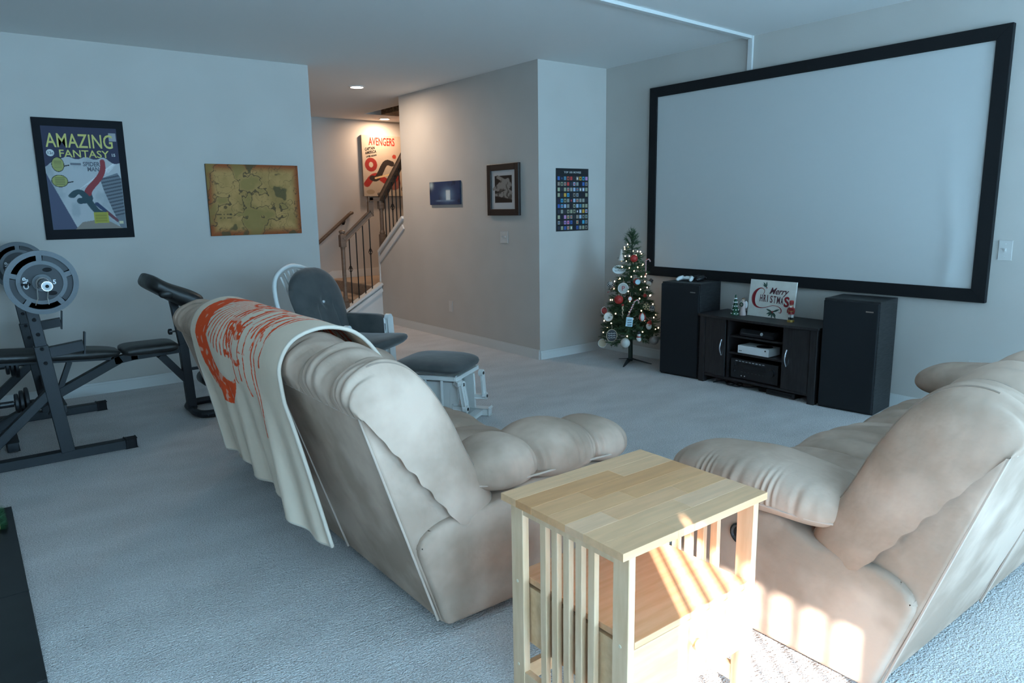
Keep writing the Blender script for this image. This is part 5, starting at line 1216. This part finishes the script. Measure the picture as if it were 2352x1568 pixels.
# barbell, plates, clips
bx_, bz_ = .346, 1.083
bb = thing('barbell', 'long steel barbell resting across the bench uprights', 'barbell', (bx_, YB, bz_))
bm = N(); tube(bm, [(bx_, 4.78, bz_), (bx_, 6.14, bz_)], .014, 12); obj('shaft', bm, chrome_m, bb, world=True)
for (a, b_) in ((4.36, 4.74), (6.18, 6.545)):
    bm = N(); tube(bm, [(bx_, a, bz_), (bx_, b_, bz_)], .025, 18); lathe(bm, [(.038, 0), (.038, .035)], (bx_, b_ if a < 5 else a-.035, bz_), 18, (0, 1, 0)); sv = autosmooth(obj('sleeve', bm, chrome_m, bb, world=True))
    bm = N(); e = a if a < 5 else b_; lathe(bm, [(.024, .001), (.024, .004), (.014, .005), (.012, .002), (0, .002)], (bx_, e, bz_), 18, (0, -1 if a < 5 else 1, 0)); obj('end_cap', bm, mat('cap_white', (.42, .44, .46), .45, .3), sv, world=True)
    bm = N(); lathe(bm, [(.009, .0025), (.009, .0032), (0, .0032)], (bx_, e, bz_), 14, (0, -1 if a < 5 else 1, 0)); obj('end_hole', bm, blackmat_m, sv, world=True)
def weight_plate(y, face, label, r=.172):
    t = thing('weight_plate', label, 'weight plate', (bx_, y, bz_), 0, 'plates on the long barbell')
    dv = Vector((0, face, 0))
    def ringpart(nm, r0, r1, h0, h1, m): 
        bm = N(); lathe(bm, [(r0, h0), (r1, h0), (r1, h1), (r0, h1), (r0, h0)], (0, 0, 0), 48, dv); return obj(nm, bm, m, t)
    ringpart('rim', .146, r, -.018, .020, castiron_m); ringpart('inner_ring', .098, .118, -.016, .018, castiron_m); ringpart('hub', .026, .046, -.022, .026, castiron_m)
    ringpart('web', .046, .098, -.008, .010, castdark_m)
    for k in range(5):
        A = math.radians(18+72*k)
        bm = N(); d = Vector((math.cos(A), 0, math.sin(A))); bar(bm, d*.112, d*.152, .026, .030, up=dv); obj('spoke', bm, castiron_m, t)
        bm = N(); P = []
        for q in np.linspace(-.5, .5, 7): P.append((math.cos(A+.63+q), math.sin(A+.63+q)))
        if k % 2 == 0:
            A1 = [bm.verts.new(Vector((c_*.117, 0, s_*.117))+dv*.004) for c_, s_ in P]; A2 = [bm.verts.new(Vector((c_*.147, 0, s_*.147))+dv*.004) for c_, s_ in P]
            for q in range(6): bm.faces.new((A1[q], A1[q+1], A2[q+1], A2[q]))
            ex = bmesh.ops.extrude_face_region(bm, geom=list(bm.faces)); bmesh.ops.translate(bm, vec=dv*-.008, verts=[v for v in ex['geom'] if isinstance(v, bmesh.types.BMVert)])
            obj('filled_slot', bm, castdark_m, t)
    for k in range(3):
        A = math.radians(65+120*k); bm = N(); ell(bm, Vector((math.cos(A)*.074, 0, math.sin(A)*.074))+dv*.009, .024, .004, .012, 14, 8); obj('grip_hole', bm, blackmat_m, t)
    if face < 0:
        wl = mat('plate_letter', (.55, .56, .58), .4); Q = Vector((bx_, y-.0115, bz_))
        txt('CAP', 'lettering', t, Q+Vector((-.062, 0, 0)), (0, 0, -1) if False else (0, 0, 1), (-1, 0, 0), .034, wl, .0008); txt('5', 'lettering', t, Q+Vector((.058, 0, -.012)), (1, 0, 0), (0, 0, 1), .034, wl, .001)
    return t
weight_plate(4.64, -1, 'grey cast iron weight plate facing the camera on the barbell')
weight_plate(6.27, -1, 'dark weight plate at the far end of the barbell near the wall')
def clip(y, label):
    t = thing('spring_clip', label, 'clip', (bx_, y, bz_), 0, 'spring clips on the barbell')
    bm = N(); tube(bm, [(.029*math.cos(k*.5), -.02+.0012*k, .029*math.sin(k*.5)) for k in range(38)], .003, 6); obj('coil', bm, chrome_m, t)
    for s in (-1, 1):
        bm = N(); tube(bm, [(s*.028, 0, 0), (s*.022-.01, -.005, -.08), (s*.02-.016+.01*s, -.01, -.115)], .003, 6); obj('handle', bm, chrome_m, t)
    return t
clip(4.575, 'spring clip with two wire handles on the near barbell sleeve'); clip(6.20, 'spring clip on the far barbell sleeve')
# dumbbells hanging in the rack
def dumbbell(y, z, label):
    t = thing('dumbbell', label, 'dumbbell', (.195, y, z), 0, 'dumbbells stored on the rack')
    bm = N(); tube(bm, [(-.30, 0, 0), (.20, 0, 0)], .010, 10); obj('bar', bm, steel_m, t)
    bm = N(); tube(bm, [(-.17, 0, 0), (-.035, 0, 0)], .019, 12); obj('grip', bm, black_m, t)
    for k, r in enumerate((.058, .074, .088)):
        for s in (1, -1):
            x = -.02+.026*k if s > 0 else -.19-.026*k
            bm = N(); lathe(bm, [(.012, -.011), (r-.006, -.011), (r, -.007), (r, .007), (r-.006, .011), (.012, .011)], (x, 0, 0), 28, (1, 0, 0)); autosmooth(obj('weight_disc', bm, castdark_m, t), 50)
    return t
dumbbell(5.83, .445, 'upper black dumbbell with three stepped discs on the far side of the rack')
dumbbell(5.12, .335, 'lower black dumbbell with three stepped discs on the near side of the rack')
for (y, z) in ((5.83, .445), (5.12, .335)):
    e = 6.02 if y > 5.5 else 4.90
    bm = N(); bar(bm, (.335, e, z), (.335, y, z-.012), .03, .014); bar(bm, (-.12, e, z-.02), (-.12, y, z-.012), .03, .014); bar(bm, (-.12, e, .05), (-.12, e, z-.01), .04, .04, up=(0, 1, 0)); wp('dumbbell_cradle', bm)

# ------------------------------------------------------------------ hearth
ht = thing('hearth', 'black tiled hearth slab on the carpet at the lower left', 'hearth', (-.19, 3.3, 0))
slate = mat('black_slate', (.006, .008, .010), .35, col2=(.010, .013, .015), scale=12)
bm = N(); box(bm, XW+.002, .052, 2.49, 4.20, 0, .012); obj('mortar_bed', bm, mat('grout', (.30, .29, .27), .9), ht, world=True)
for k in range(3):
    a = 4.20-.0; 
for (a, b_) in ((3.173, 4.20), (2.49, 3.169)):
    bm = N(); box(bm, XW+.002, .060, a, b_, .002, .020, .0015, 1); obj('tile', bm, slate, ht, world=True)
gd = thing('tinsel_box', 'gold box edged with green tinsel fringe on the black hearth', 'decoration', (-.03, 4.02, .02))
bm = N(); box(bm, -.16, .004, 3.90, 4.135, .021, .06, .004); obj('box', bm, mat('gold_card', (.34, .30, .08), .4, col2=(.22, .20, .07), scale=30), gd, world=True)
rn = random.Random(9); bm = N()
for k in range(900):
    e = rn.random(); 
    if e < .7: p = Vector((.004, rn.uniform(3.89, 4.145), rn.uniform(.022, .05))); d = Vector((1, rn.uniform(-.5, .5), rn.uniform(-.3, .6)))
    elif e < .85: p = Vector((rn.uniform(-.16, .004), 3.90, rn.uniform(.022, .05))); d = Vector((rn.uniform(-.5, .5), -1, rn.uniform(-.3, .6)))
    else: p = Vector((rn.uniform(-.16, .004), 4.135, rn.uniform(.022, .05))); d = Vector((rn.uniform(-.5, .5), 1, rn.uniform(-.3, .6)))
    d.normalize(); sd = d.cross(Vector((0, 0, 1))).normalized()*.0018; q = p+d*rn.uniform(.018, .036); q.z = max(q.z, .0215)
    bm.faces.new([bm.verts.new(p-sd), bm.verts.new(p+sd), bm.verts.new(q)])
o = obj('tinsel_fringe', bm, mat('tinsel_green', (.05, .20, .09), .45), gd, world=True); o['kind'] = 'stuff'
